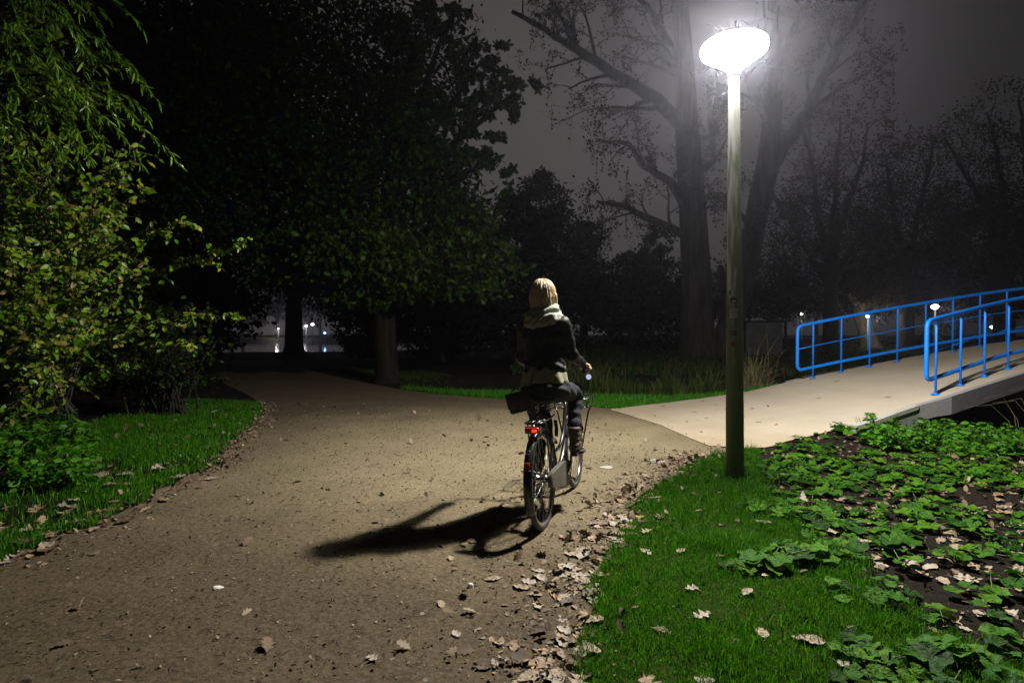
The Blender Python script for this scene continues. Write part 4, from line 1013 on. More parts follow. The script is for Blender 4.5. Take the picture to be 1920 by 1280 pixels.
mb.build('trunk', M['bark_pop'], pop, fixn=False)
c = Cloud(); vd = (at(1380,60,28)-PB, 3.0); c.leaves(tip_points(tips, 8, .09, vd), .13, 'quad')
tipsP = []; hm = MB()
for k in range(230):   # hanging sprays of small leaves
    pts, rr = tips[rnd.randrange(len(tips))]; q = pts[-1]; L = rnd.uniform(.4,1.3)
    if (q-vd[0]).length < vd[1]: continue
    n_ = int(L*14); tt = rng.random(n_)
    sx_, sy_ = rnd.uniform(-.25,.25), rnd.uniform(-.25,.25); hm.tube([q, q+Vector((sx_*.6,sy_*.6,-L*.4)), q+Vector((sx_,sy_,-L))], [.014,.010,.006], 3, cap=False)
    tipsP.append(np.stack([q.x+sx_*tt**.6+.05*rng.normal(size=n_), q.y+sy_*tt**.6+.05*rng.normal(size=n_), q.z-tt*L], -1))
c.leaves(np.concatenate(tipsP), .12, 'quad'); c.build('crown', M['paleleaf'], pop); hm.build('twigs', M['hangtwig'], pop, fixn=False)['kind'] = 'stuff'

# --- trees on the right
RG = 'thin-crowned trees beyond the footbridge'
def openT(name, label, px, Db, fork_py, limbs_px, seed, r=.3, lm='brownleaf', tipn=7, size=.16, fill=[], Lc=2.6, nch=7, jit=.25):
    b = at(px, 620, Db); b.z = float(gz(b.x, b.y)); t = at(px, fork_py, Db)
    lim = [([at(*q) for q in pl], r*.55, r*.12) for pl in limbs_px]
    return tree(name, label, RG, b, t, r, lim, [(at(x,y,D), rr, int(n*1.7)) for (x,y,D,rr,n) in fill], M[lm], M['bark_dark'], seed, size=size, tipn=tipn, jit=jit, nch=nch, Lc=Lc, maxl=3, spread=.75, cs=.2, clump=18)
openT('sycamore_tree', 'upright tree with several rising limbs just right of the lamp', 1558, 33, 520,
      [[(1558,520,33),(1535,400,33),(1520,300,33),(1500,230,33)],[(1558,520,33),(1562,400,33),(1570,300,33),(1575,215,33)],[(1558,500,33),(1590,380,33),(1620,300,33),(1625,230,33)],[(1558,540,33),(1500,450,33),(1470,400,33)],[(1558,540,33),(1600,460,32),(1660,420,32)]], 31, r=.42, tipn=8,
      fill=[(1500,470,33,(2.2,1.5,2.0),1800),(1540,380,33,(2.4,1.5,2.4),1500),(1480,560,34,(2.4,1.5,1.4),1800),(1420,540,36,(2.4,1.5,2.2),1600)])
openT('chestnut_tree', 'broad dark tree with rounded crown above the middle of the handrails', 1700, 36, 520,
      [[(1700,520,36),(1680,420,36),(1665,330,36),(1660,290,36)],[(1700,520,36),(1720,400,36),(1745,300,36),(1750,265,36)],[(1700,540,36),(1640,460,36),(1600,420,36)],[(1700,540,36),(1770,450,36),(1800,380,36)]], 32, r=.4, tipn=8,
      fill=[(1700,430,36,(3.8,2,3.2),4500),(1640,480,36,(2.6,2,2.2),2600),(1690,320,36,(2.6,1.8,1.6),900),(1760,510,36,(3,2,2),2600),(1600,520,35,(2,1.5,1.6),1500),(1700,555,36,(4,1.6,.8),2200)])
openT('walnut_tree', 'wide tree with crooked bare looking limbs at the right edge', 1880, 34, 520,
      [[(1880,520,34),(1850,400,34),(1800,310,34),(1770,260,34)],[(1880,520,34),(1880,380,34),(1870,280,34),(1850,210,34)],[(1880,520,34),(1930,380,34),(1920,260,34),(1910,180,34)],[(1880,540,34),(1960,430,34),(1980,330,34)],[(1880,540,34),(1800,450,34),(1760,420,34)]], 33, r=.45, tipn=9,
      fill=[(1860,460,34,(3.6,2,2.6),4200),(1930,420,34,(2.4,2,3.4),2600),(1820,370,34,(2.4,1.8,1.8),900),(1890,560,35,(3.2,1.6,1.0),2200),(1890,270,34,(2.2,1.8,1.6),600)], Lc=3)
# leaning pale trunk beyond the railing, lit by a far lamp
lt = at(1632, 650, 40); lt.z = 0
lean = empty('willow_tree', lt); tag(lean, 'old tree with pale lit trunk curving left seen through the far handrail', 'tree', RG)
mb = MB(); tips = []; P = [at(1634,655,40),at(1630,640,40),at(1622,612,40),(at(1612,590,40)),at(1614,576,40),at(1640,560,40),at(1690,540,40),at(1740,530,40)]
mb.tube([p-lt for p in P], [.75,.58,.50,.46,.42,.36,.28,.18], 12, cap=False)
for pl in ([(1640,560,40),(1700,575,40),(1745,610,40),(1770,640,39)], [(1614,576,40),(1580,540,40),(1540,520,40)], [(1660,552,40),(1680,500,40),(1720,460,40)]):
    limb(mb, tips, [at(*q)-lt for q in pl], .22, .06, random.Random(8), 6, 2, 2, .8, -.1)
mb.build('trunk', M['bark_pale'], lean, fixn=False); c = Cloud(); c.leaves(tip_points(tips, 12, .25), .2, 'quad'); c.leaves(blob_pts(at(1660,530,40)-lt, (3.2,1.6,1.0), 1500), .2); c.build('crown', M['brownleaf'], lean)

# far trees closing the horizon beyond the pond and lawn
FG = 'distant trees closing the horizon'
for i, (px, D, h, wd) in enumerate([(60,120,14,9),(200,118,13,9),(330,122,15,9),(455,112,13,7),(520,118,14,7),(600,116,15,7),(690,112,14,8),(790,105,13,8),(880,90,12,7),(960,85,12,7),(1050,80,11,7),(1150,76,11,7),(1250,74,11,7),(1350,72,11,7),(1440,78,12,7),(1530,84,13,8),(1620,88,13,8),(1710,90,14,9),(1800,92,14,9),(1900,90,15,9),(2000,88,14,9)]):
    b = at(px, 620, D); b.z = float(gz(b.x, b.y)) if float(gz(b.x,b.y)) > -.3 else 0.0
    pale = px in (455,520,600)
    tree('park_tree', 'distant pale stemmed tree on the bank beyond the pond' if pale else ('distant dark tree beyond the pond and lawn'), FG, b, b+Vector((0,0,3.2)), .35, auto_limbs(b+Vector((0,0,3.0)), [b+Vector((wd*.4,0,h*.6)), b+Vector((-wd*.4,0,h*.6)), b+Vector((0,0,h*.8))], .2),
         [(b+Vector((0,0,h*.62)), (wd*.62,wd*.4,h*.36), 1500), (b+Vector((wd*.3,1,h*.45)), (wd*.4,wd*.3,h*.25), 600), (b+Vector((-wd*.3,1,h*.45)), (wd*.4,wd*.3,h*.25), 600)], M['darkleaf'], M['bark'], 40+i, size=.55, tipn=0, nch=2, Lc=2, maxl=1)

# ------------------------------------------------------------------ distant lamps (lit)
def far_lamp(px, py, D, name, label, col=(1,.93,.82), s=14, r=.16, watt=0, group='far park lamps', arm=False):
    p = at(px, py, D); zb = max(float(gz(p.x, p.y)), -.5)
    root = empty(name, (p.x, p.y, zb)); tag(root, label, 'street lamp', group)
    h = p.z-zb
    mb = MB(); mb.lathe([(.07,-.1),(.06,h*.5),(.045,h-r*.8)], n=10); 
    mb.lathe([(.05,h-r*.85),(.09,h-r*.8),(.09,h-r*.7),(0,h-r*.7)], n=10); mb.build('pole', M['kiosk'], root)
    mb = MB(); mb.lathe([(.06,h-r*.72),(r*.7,h-r*.45),(r,h),(r*.8,h+r*.42),(r*.35,h+r*.6),(0,h+r*.63)], n=16); mb.build('lantern', emis('far_lamp_glow', col, s), root)
    if watt:
        l = bpy.data.lights.new('far_bulb', 'POINT'); l.energy = watt; l.color = col; l.shadow_soft_size = .15
        lo_ = put(bpy.data.objects.new('far_bulb', l), root); lo_.location = (0,-.9,h-.2)
    return root
far_lamp(522,616,104,'street_lamp','small far lamp over the pond left of the dark trunk', s=8, r=.14, watt=260)
far_lamp(574,611,106,'street_lamp','left of two far white lamps whose light streaks the pond', (.95,.9,1), s=16, r=.24, watt=300)
far_lamp(586,608,92,'street_lamp','right of two far white lamps whose light streaks the pond', (.95,.9,1), s=16, r=.24)
far_lamp(609,624,100,'street_lamp','far blue light over the right end of the pond', (.15,.3,1), s=14, r=.22)
far_lamp(895,592,58,'street_lamp','lone small white lamp in the dark left of the rider\'s head', s=12, r=.16, watt=30)
far_lamp(429,607,100,'street_lamp','faintest far lamp beyond the tip of the shrub', s=3, r=.12)
far_lamp(1503,588,66,'street_lamp','round far lamp just above the left end of the far handrail', (1,.95,.8), s=12, r=.18, watt=130)
far_lamp(1627,593,37.5,'street_lamp','round far lamp against the pale leaning trunk', (1,.92,.78), s=10, r=.13, watt=110)
far_lamp(1753,575,31,'street_lamp','bright far lamp on a post between the two handrails', (.95,.93,1), s=22, r=.19, watt=70)
far_lamp(1664,548,70,'street_lamp','far lamp half hidden in branches above the handrail', (.8,.85,1), s=12, r=.45, watt=120)
far_lamp(1861,613,60,'street_lamp','low flat bluish far lamp seen between handrail posts', (.4,.7,1), s=6, r=.25)
l = bpy.data.lights.new('lean_bulb', 'POINT'); l.energy = 60; l.color = (1,.85,.6); l.shadow_soft_size = .2
# the lit strip of path beyond
mb = MB(); P0, P1 = gr(1400,640), gr(1750,640)
def quadstrip(pts, w_, z_): 
    vs = []; 
    for (x, y) in pts: vs += [(x, y-w_/2, z_), (x, y+w_/2, z_)]
    return vs, [(2*i, 2*i+2, 2*i+3, 2*i+1) for i in range(len(pts)-1)]
vs, fs = quadstrip([(20,58),(30,50),(36,47),(46,48),(60,52)], 6, .14)
mb.add(vs, fs); tag(mb.build('path', mat('far_path', (.34,.22,.17), .9, col2=(.42,.30,.24), scale=.5)), 'pale lit path beyond the lawn', 'path', kind='structure')
# far lawn
def in_ditch(x, y): return dist_poly(x, y, DITCH) < 2.0

# ------------------------------------------------------------------ kiosk / panel and bench on the far lawn
kb = at(1425, 620, 30); kb.z = 0
kio = empty('utility_cabinet', kb); tag(kio, 'grey boxy utility cabinet standing right of the lamp pole', 'cabinet')
mb = MB(); mb.box((0,0,.95), (1.9,1.0,1.75)); mb.build('housing', M['kiosk'], kio)
mb = MB(); mb.box((0,-.02,1.88), (2.15,1.25,.10)); mb.build('roof', M['bark_dark'], kio)
mb = MB(); mb.box((1.08,-.56,.94), (.10,.10,1.86)); mb.box((-1.03,-.56,.94), (.08,.08,1.86)); mb.box((0.02,-.56,.03), (2.1,.07,.07)); mb.tube([(1.08,-.62,.45),(.55,-.60,.02)], .05, 6); mb.build('frame', M['bark_dark'], kio)
mb = MB()
for k in (-1,1): mb.box((k*.46,-.512,.95), (.84,.02,1.5))
mb.build('door', M['kiosk'], kio)
bb_ = at(1482, 620, 34); bb_.z = 0
ben = empty('park_bench', bb_); tag(ben, 'dark park bench beyond the left end of the far handrail', 'bench')
mb = MB()
for k in range(4): mb.box((0,-.15+k*.11,.44), (1.7,.09,.035))
mb.build('seat', M['bark_dark'], ben)
mb = MB()
for k in range(3): mb.box((0,.26+k*.03,.56+k*.13), (1.7,.03,.10))
mb.build('backrest', M['bark_dark'], ben)
for k in (-.7,.7):
    mb = MB(); mb.box((k,-.15,.21), (.07,.07,.42)); mb.box((k,.24,.42), (.07,.07,.84)); mb.box((k,.04,.40), (.06,.40,.05)); mb.build('leg', M['bark_dark'], ben)

# ------------------------------------------------------------------ grass
def scatter(poly, dens, edge=None):
    xs = [p[0] for p in poly]; ys = [p[1] for p in poly]; A = (max(xs)-min(xs))*(max(ys)-min(ys)); n = int(A*dens)
    x = rng.uniform(min(xs), max(xs), n); y = rng.uniform(min(ys), max(ys), n); k = inside(x, y, poly); return x[k], y[k]
def blades(x, y, z, h, w_, bend=.45, tuft=None, yaw_bias=None):
    n = len(x); a = rng.uniform(0, 2*math.pi, n); fx = rng.uniform(0, 2*math.pi, n)
    h = h*np.exp(rng.normal(size=n)*.28); w2 = w_*(.7+.6*rng.random(n))
    lean = bend*rng.random(n)*h
    dx, dy = np.cos(fx)*lean, np.sin(fx)*lean; sx, sy = np.cos(a)*w2/2, np.sin(a)*w2/2
    p0 = np.stack([x-sx, y-sy, z-.004], -1); p1 = np.stack([x+sx, y+sy, z-.004], -1)
    p2 = np.stack([x+dx*.4+sx*.75, y+dy*.4+sy*.75, z+h*.6], -1); p3 = np.stack([x+dx*.4-sx*.75, y+dy*.4-sy*.75, z+h*.6], -1)
    p4 = np.stack([x+dx*1.2, y+dy*1.2, z+h*(1-.25*lean/h)], -1)
    V = np.stack([p0,p1,p2,p3,p4], 1).reshape(-1,3); b = np.arange(n)[:,None]*5
    return V, [b+np.array([[0,1,2,3]]), b+np.array([[3,2,4]])]
def gpt(px, py): p = gr(px, py); return (p.x, p.y)
lawn_r = list(re_)+[gpt(1420,848),gpt(1432,880),gpt(1440,930),gpt(1480,985),gpt(1530,1030),gpt(1575,1060),gpt(1610,1130),gpt(1700,1200),gpt(1800,1250),gpt(1900,1290),(1.9,1.5),(.6,1.2),(.25,1.7)]
c = Cloud()
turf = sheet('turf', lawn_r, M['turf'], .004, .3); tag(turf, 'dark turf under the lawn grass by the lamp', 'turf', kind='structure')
x, y = scatter(lawn_r, 22000); dd = 0.5+0.5*vnoise(x, y, 3.0, 4); k = rng.random(len(x)) < (.62+.5*dd); x, y = x[k], y[k]
c.add(*blades(x, y, gz(x,y), (.034+.016*np.clip(vnoise(x,y,2.2,9),-.6,1))*(1+.45*vnoise(x,y,9,21)+.35*vnoise(x,y,4,23)), .0034, .85))
x, y = scatter(lawn_r, 500); k = vnoise(x,y,1.6,2) > .0; c.add(*blades(x[k], y[k], gz(x[k],y[k]), .085, .005, .8))
for (px, py) in ((1348,858),(1362,868),(1400,862),(1390,880),(1366,884),(1410,850),(1375,893),(1290,905),(1250,922)):
    q = gpt(px, py); n_ = 260; a = rng.normal(size=(n_,2))*.055; c.add(*blades(q[0]+a[:,0], q[1]+a[:,1], np.zeros(n_), .075, .0045, .7))
bl_ = [gpt(1432,860),gpt(1440,930),gpt(1480,985),gpt(1530,1030),gpt(1575,1060),gpt(1610,1130),gpt(1700,1200),gpt(1800,1250),gpt(1900,1290)]
for k in range(130):
    i = rng.integers(0, len(bl_)-1); t = rng.random(); q = (bl_[i][0]*(1-t)+bl_[i+1][0]*t+abs(rng.normal())*.09, bl_[i][1]*(1-t)+bl_[i+1][1]*t+abs(rng.normal())*.05); n_ = int(rng.integers(30,110)); a = rng.normal(size=(n_,2))*.035; c.add(*blades(q[0]+a[:,0], q[1]+a[:,1], np.zeros(n_), .05, .0038, .9))
tag(c.build('grass', M['grass']), 'short bright green lawn around the lamp foot', 'grass', kind='stuff')
# sparser tufts across the bed border
lawn_l = [(p[0]-.03, p[1]) for p in le]+[gpt(356,750),gpt(250,762),gpt(150,800),gpt(90,850),gpt(0,900),(-5.5,4.6),(-4.6,2.6)]
c = Cloud(); x, y = scatter(lawn_l, 8500); k = rng.random(len(x)) < np.clip(.55+1.0*vnoise(x,y,1.4,6)+.5*vnoise(x,y,4.5,16),.10,1); x, y = x[k], y[k]
c.add(*blades(x, y, gz(x,y), .055, .0065, .6)); tag(c.build('grass', M['grass']), 'strip of green grass left of the dirt path', 'grass', kind='stuff')
verge = [(-2.7,13.6),(-1.6,12.5),(.4,11.25),(1.5,10.4),(1.9,10.12),(2.5,10.66),(3.4,11.03),(4.6,11.1),(5.4,11.2),(5.3,11.7),(4,11.9),(3,12.0),(2,12.1),(.9,12.2),(-.6,13.2),(-2.2,14.6)]
c = Cloud(); x, y = scatter(verge, 2600); c.add(*blades(x, y, gz(x,y), .075, .011, .5)); tag(c.build('grass', M['verge']), 'bright green verge where the two paths meet', 'grass', kind='stuff')
mlawn = [(-3.2,15.2),(-.8,13.6),(.9,12.4),(2.2,12.2),(1.2,13.2),(-1,14.2),(-2,18),(-4.5,22),(-7.5,21.5)]
c = Cloud(); x, y = scatter(mlawn, 420); c.add(*blades(x, y, gz(x,y), .055, .022, .8)); tag(c.build('grass', M['drygrass']), 'dim grass around the oak trunk', 'grass', kind='stuff')
flawn = [(0,18.2),(8,17.5),(12,15),(13,11),(17,8),(30,20),(60,40),(60,48),(36,44.5),(28,46),(18,55),(6,50),(0,30)]
c = Cloud(); x, y = scatter(flawn, 46); k = dist_poly(x, y, DITCH) > 2.4; x, y = x[k], y[k]; c.add(*blades(x, y, gz(x,y), .20, .07, .5)); tag(c.build('grass', M['drygrass']), 'dim lawn beyond the ditch', 'grass', kind='stuff')
f2 = [(26,55),(36,51),(46,52),(60,56),(70,80),(20,80)]
c = Cloud(); x, y = scatter(f2, 14); c.add(*blades(x, y, gz(x,y), .22, .13, .5)); 
f3 = [(-60,104),(-6,100),(0,112),(-60,116)]; x, y = scatter(f3, 14); c.add(*blades(x, y, np.zeros(len(x)), .25, .16, .5)); tag(c.build('grass', M['drygrass']), 'lamp-lit strips of far lawn', 'grass', kind='stuff')
# reeds on the ditch bank
reed = [(1.2,12.35),(2.6,12.2),(4.2,12.2),(5.6,12.0),(7.0,11.9),(6.4,12.8),(4.6,13.5),(2.8,13.8),(1.0,13.6)]
c = Cloud(); x, y = scatter(reed, 420); h_ = .45+.25*vnoise(x,y,1.1,8); c.add(*blades(x, y, gz(x,y)-.02, h_, .014, .55))
tag(c.build('reeds', M['drygrass']), 'tall tangled reeds and grass on the ditch bank behind the lamp', 'reeds', kind='stuff')
for (px, py, n_, h_, lab) in ((1418,720,420,.78,'tall straw coloured grass tuft right of the lamp pole'), (1330,718,160,.62,'thin tuft of tall grass left of the lamp pole'),(1262,722,120,.6,'thin tall grass tuft farthest left on the ditch bank'),(1575,712,110,.35,'low grass tuft under the second post of the far handrail')):
    b = at(px, py, 11.9); a = rng.normal(size=(n_,2))*np.array([.16,.12]); c = Cloud()
    c.add(*blades(a[:,0], a[:,1], np.full(n_, gz(b.x,b.y)), h_*(.6+.5*rng.random(n_)), .012, .8)); o = c.build('grass_tuft', M['drygrass'] if n_ < 200 else mat('straw', (.2,.17,.08), .7, island=[(.06,.07,.02),(.13,.12,.05),(.24,.2,.11)], transl=.2)); o.location = (b.x, b.y, 0); tag(o, lab, 'grass tuft', 'tall grass tufts behind the ramp')

# ------------------------------------------------------------------ broad-leaved plants in the soil bed
def broad_leaf(mb, c_, r, yaw, tilt, wav, lobes, ph):
    """kidney shaped leaf: 3 rings x 18"""
    n_ = 20; Mz = Matrix.Rotation(yaw, 3, 'Z') @ Matrix.Rotation(tilt, 3, 'Y'); vs = [Vector(c_)+Mz@Vector((0,0,-.10*r))]
    for q in (.35,.7,1.0):
        for k in range(n_):
            a = R(14)+ (2*math.pi-R(28))*k/(n_-1)
            rr_ = r*q*(1+.10*math.cos(a*lobes+ph)*q+.10*math.cos(a+math.pi))
            z = r*(.10*q*q-.16*q**3*(.5+.5*math.cos(2*a+ph)))+wav*r*.13*math.sin(a*5+ph)*q*q-.10*r*(1-q)
            vs.append(Vector(c_)+Mz@Vector((-rr_*math.cos(a), rr_*math.sin(a), z)))
    fs = []
    for k in range(n_-1):
        fs.append((0, 1+k, 2+k))
        for ri in range(2): fs.append((1+ri*n_+k, 1+(ri+1)*n_+k, 2+(ri+1)*n_+k, 2+ri*n_+k))
    mb.add(vs, fs, 0, True)
def plant_proto(rnd, nl, r, hgt, lobes=9, pale=False):
    mb = MB(); ms = MB()
    for k in range(nl):
        a = rnd.uniform(0, 6.28); d = (k+.6)/nl*r*(2.0+.16*nl) if nl > 1 else 0; h = hgt*rnd.uniform(.5,1.1); c_ = (d*math.cos(a), d*math.sin(a), h)
        broad_leaf(mb, c_, r*rnd.uniform(.6,1.05), a, rnd.uniform(-.1,.45), rnd.uniform(.5,1.3), lobes, rnd.uniform(0,6))
        ms.tube([(0,0,0),(c_[0]*.4,c_[1]*.4,h*.6),(c_[0],c_[1],h-.10*r)], .0028, 4, cap=False)
    return mb, ms
protos = []
rp = random.Random(3)
def mkproto(nl, r, h, lobes=9):
    root = bpy.data.objects.new('broadleaf_plant', None)
    mb, ms = plant_proto(rp, nl, r, h, lobes); scn.collection.objects.link(root)
    mb.build('leaves', M['butter'], root, fixn=False); ms.build('stems', M['stem'], root, fixn=False); return root
protos = [mkproto(rp.choice([6,8,9,11]), rp.uniform(.045,.070), rp.uniform(.05,.085), rp.choice([0,3,7,9])) for _ in range(11)]+[mkproto(rp.choice([2,3,4]), .07, .05, 3) for _ in range(4)]
big = [mkproto(9, .078, .07, 7) for _ in range(3)]
used = set()
def dup(root, loc, rz, s, label, group, cat='plant'):
    if root.name in used:
        o = root.copy(); scn.collection.objects.link(o)
        for ch in list(root.children): c2 = ch.copy(); scn.collection.objects.link(c2); c2.parent = o
    else: o = root; used.add(root.name)
    o.location = loc; o.rotation_euler = (rp.uniform(-.06,.06), rp.uniform(-.06,.06), rz); o.scale = (s,s,s); tag(o, label, cat, group); return o
bed = [gpt(1440,852),gpt(1500,830),(4.5,7.1),(5.6,7.55),(6.3,7.3),(6.5,5.0),gpt(2000,1000),gpt(1990,1290),gpt(1820,1260),gpt(1720,1190),gpt(1640,1110),gpt(1590,1060),gpt(1530,1020),gpt(1470,960),gpt(1446,900)]
BG = 'low broad-leaved plants growing in the dark soil bed'
def near_any(p, lst, d): return any((p[0]-q[0])**2+(p[1]-q[1])**2 < d*d for q in lst)
pos = []
xs_, ys_ = scatter(bed, 120); order = rng.permutation(len(xs_))
for i in order:
    p = (float(xs_[i]), float(ys_[i])); dl = .20+.08*float(vnoise(p[0],p[1],1.1,12))
    if float(vnoise(p[0], p[1], 1.3, 31)) < -.42: continue
    if not near_any(p, pos, max(.11, dl)): pos.append(p)
def zone(p):
    u = 960+FPX*p[0]/p[1]; d = p[1]
    if d > 6.2: return 'bright low broad-leaved plant beside the bridge wing wall'
    if d > 4.9: return 'flat green broad-leaved plant in dark soil right of the lamp foot' if u < 1650 else 'broad-leaved plant in dark soil well right of the lamp'
    if d > 3.6: return 'broad-leaved plant over leaf litter in the middle of the bed'
    return 'dim broad-leaved plant in the lower right corner of the bed'
for p in pos[:290]:
    pr = protos[rp.randrange(len(protos))]
    dup(pr, (p[0], p[1], float(gz(*p))), rp.uniform(0,6.28), rp.uniform(.65,1.3), zone(p), BG)
for (px, py, s_, lab) in ((1425,940,.85,'large ribbed leaves in the grass just below the lamp foot'),(1440,1035,1.15,'biggest cluster of ribbed broad leaves at the lawn edge'),(1500,1020,.9,'ribbed broad leaves right of the biggest cluster'),(1400,1050,.7,'shiny curled broad leaf at the left of the biggest cluster'),(1548,965,.9,'broad ridged leaf standing over dark soil'),(1640,1110,.75,'two pale ribbed leaves lying in the lawn'),(1650,1225,.9,'toothed pale green leaves low in the lawn at bottom'),(1640,1262,.8,'toothed leaves cut by the bottom edge of the photo')):
    q = gr(px, py+22); dup(big[rp.randrange(3)], (q.x, q.y, 0), rp.uniform(0,6.28), s_, lab, None)
for r__ in protos+big:
    if r__.name not in used:
        for ch in list(r__.children): bpy.data.objects.remove(ch)
        bpy.data.objects.remove(r__)
# nettles and herbs at the back of the bed: small pointed leaves on stems
def herb_mesh(rnd, h, n_):
    P = []; Dr = []
    for k in range(n_):
        x0, y0 = rnd.uniform(-.10,.10), rnd.uniform(-.10,.10); hh = h*rnd.uniform(.5,1.1)
        for j in range(7):
            z = hh*(.25+.75*j/6); a = rnd.uniform(0,6.28)
            for w2 in (0,math.pi): P.append((x0+.1*z*math.cos(k), y0, z)); Dr.append((math.cos(a+w2), math.sin(a+w2), -.1))
    return np.array(P), np.array(Dr)
hp = []
for k in range(4):
    P, Dr = herb_mesh(rp, .20, 9); c = Cloud(); c.leaves(P, .055, 'oval', dirs=Dr); root = bpy.data.objects.new('leafy_herb', None); scn.collection.objects.link(root); c.build('leaves', M['herb'], root)
    ms = MB()
    for j in range(6): ms.tube([(rp.uniform(-.1,.1), rp.uniform(-.1,.1), 0), (rp.uniform(-.1,.1), rp.uniform(-.1,.1), .18)], .002, 4, cap=False)
    ms.build('stems', M['stem'], root, fixn=False); hp.append(root)
for k in range(46):
    t = k/45; px = 1632+t*320+rp.uniform(-10,10); py = 815+rp.uniform(-10,18)+(t > .5)*12*t; q = gr(px, py+14); dup(hp[k % 4], (q.x, q.y, float(gz(q.x,q.y))), rp.uniform(0,6.28), rp.uniform(.5,1.45), 'small bright leafy herb in the row along the bridge wing wall' if px < 1775 else 'bright leafy herb at the brink of the dark ditch', 'leafy herbs along the back of the bed', 'herb')
for k in range(34):
    px = rp.uniform(-30,160); py = rp.uniform(800,930)-px*.2; q = gr(px, py+16); dup(hp[k % 4], (q.x, q.y, 0), rp.uniform(0,6.28), rp.uniform(.9,1.5), 'bright green nettle-like herb under the left shrub', 'herbs under the left shrub', 'herb')
# arching reed blades at the ditch edge by the bridge
c = Cloud(); 
mbz = MB()
for k in range(6):
    b = at(rp.uniform(1895,1990), 800, 7.2); b.z = -.1; a = Vector((rp.uniform(-.8,-.2), rp.uniform(-.4,.2), 0)); L = rp.uniform(.6,1.15)
    pts = [b, b+Vector((0,0,L*.5))+a*.15, b+Vector((0,0,L*.8))+a*.5, b+Vector((0,0,L*.75))+a*1.0]; mbz.tube(pts, [.003,.003,.002,.001], 4, cap=False)
o = mbz.build('reed_clump', mat('reed_straw', (.32,.27,.16), .7), fixn=False); tag(o, 'dry arching reed stems in front of the near handrail', 'reeds')

# ------------------------------------------------------------------ fallen leaves
def fallen_proto(kind, curl, rnd, L=.10):
    """outline by half-width along the midrib, three rows per side, crumpled"""
    rs = rnd.uniform(0,6); nT = 22; asym = rnd.uniform(-.12,.12)
    def hw(t):
        e = max(0., math.sin(math.pi*t))
        if kind == 'oval': return .29*e**.75*(1+.05*math.sin(34*t+rs))
        if kind == 'oak': return (.10+.27*e**.7)*(.62+.38*math.cos(2*math.pi*2.7*t+2.2))*min(1, 6*t, 6*(1-t)+.2)+.02
        if kind == 'maple': return (.12+.40*e**.6*(1-.35*t))*(.60+.40*abs(math.cos(2*math.pi*1.55*t+.4)))*min(1, 7*t, 5*(1-t)+.1)+.01
        return .10*e**.8
    bendy = curl*rnd.uniform(.2,.7); roll = curl*rnd.uniform(.2,.7); tw = rnd.uniform(-.6,.6)*curl
    vs = []; cols = (-1,-.55,0,.55,1)
    for i in range(nT+1):
        t = i/nT
        for q in cols:
            w_ = hw(t)*(1+asym*q)*q; a = roll*w_*2.2
            y = w_*math.cos(a*.5)+.035*math.sin(6*t+rs)*(1-abs(q)*.2); z = abs(w_)*math.sin(abs(a)*.6+.08)+bendy*.45*(t-.5)**2+tw*(t-.5)*w_*2
            z += .022*math.sin(17*t+rs+3*q)+.018*math.sin(29*t+5*q+rs*2)+(.018 if q == 0 else 0)*-1
            vs.append((t*L, y*L, z*L))
    zm = min(v[2] for v in vs); vs = [(a, b, c_-zm) for a, b, c_ in vs]; nc = len(cols)
    mb = MB(); mb.add(vs, [(i*nc+k, (i+1)*nc+k, (i+1)*nc+k+1, i*nc+k+1) for i in range(nT) for k in range(nc-1)], 0, True)
    v0 = vs[2]; mb.tube([v0, (-.12*L, v0[1]+.02*L, v0[2]+.02*L), (-.28*L, v0[1]+.06*L, .08*L)], .0010, 4)
    return mb
LC = {'pale': mat('leaf_pale_brown', (.40,.31,.22), .65, col2=(.28,.21,.14), scale=30, bump=.5, bscale=60), 'tan': mat('leaf_tan', (.38,.27,.16), .65, col2=(.24,.15,.09), scale=30, bump=.5, bscale=60),
      'grey': mat('leaf_grey_brown', (.30,.25,.20), .7, col2=(.42,.36,.29), scale=25, bump=.5, bscale=50), 'dark': mat('leaf_dark', (.07,.045,.03), .6, col2=(.12,.08,.05), scale=25, bump=.5, bscale=50), 'yellow': mat('leaf_yellow', (.42,.26,.06), .6, col2=(.34,.2,.06), scale=25)}
fp = []
for kind, curl, col in (('oval',.5,'pale'),('oval',1.1,'tan'),('oak',.6,'pale'),('oak',1.0,'tan'),('oak',.3,'grey'),('maple',.6,'pale'),('maple',1.2,'grey'),('oval',.2,'grey'),('narrow',.4,'yellow'),('narrow',.8,'pale'),('oval',1.4,'dark'),('oak',1.4,'dark'),('oval',.7,'yellow'),('oval',.8,'pale'),('oak',.8,'grey'),('oval',.9,'grey'),('oak',.4,'tan')):
    o = fallen_proto(kind, curl, rp).build('fallen_leaf', LC[col], None, fixn=False); fp.append((o, kind, curl, col))
fp_w = [5,4,4,4,4,2,2,4,1,2,3,2,.7,5,4,4,4]
cands = []
def cand(px, py, s=1.0, jit=0, z=0):
    q = gr(px, py); cands.append((q.x, q.y, s, z))
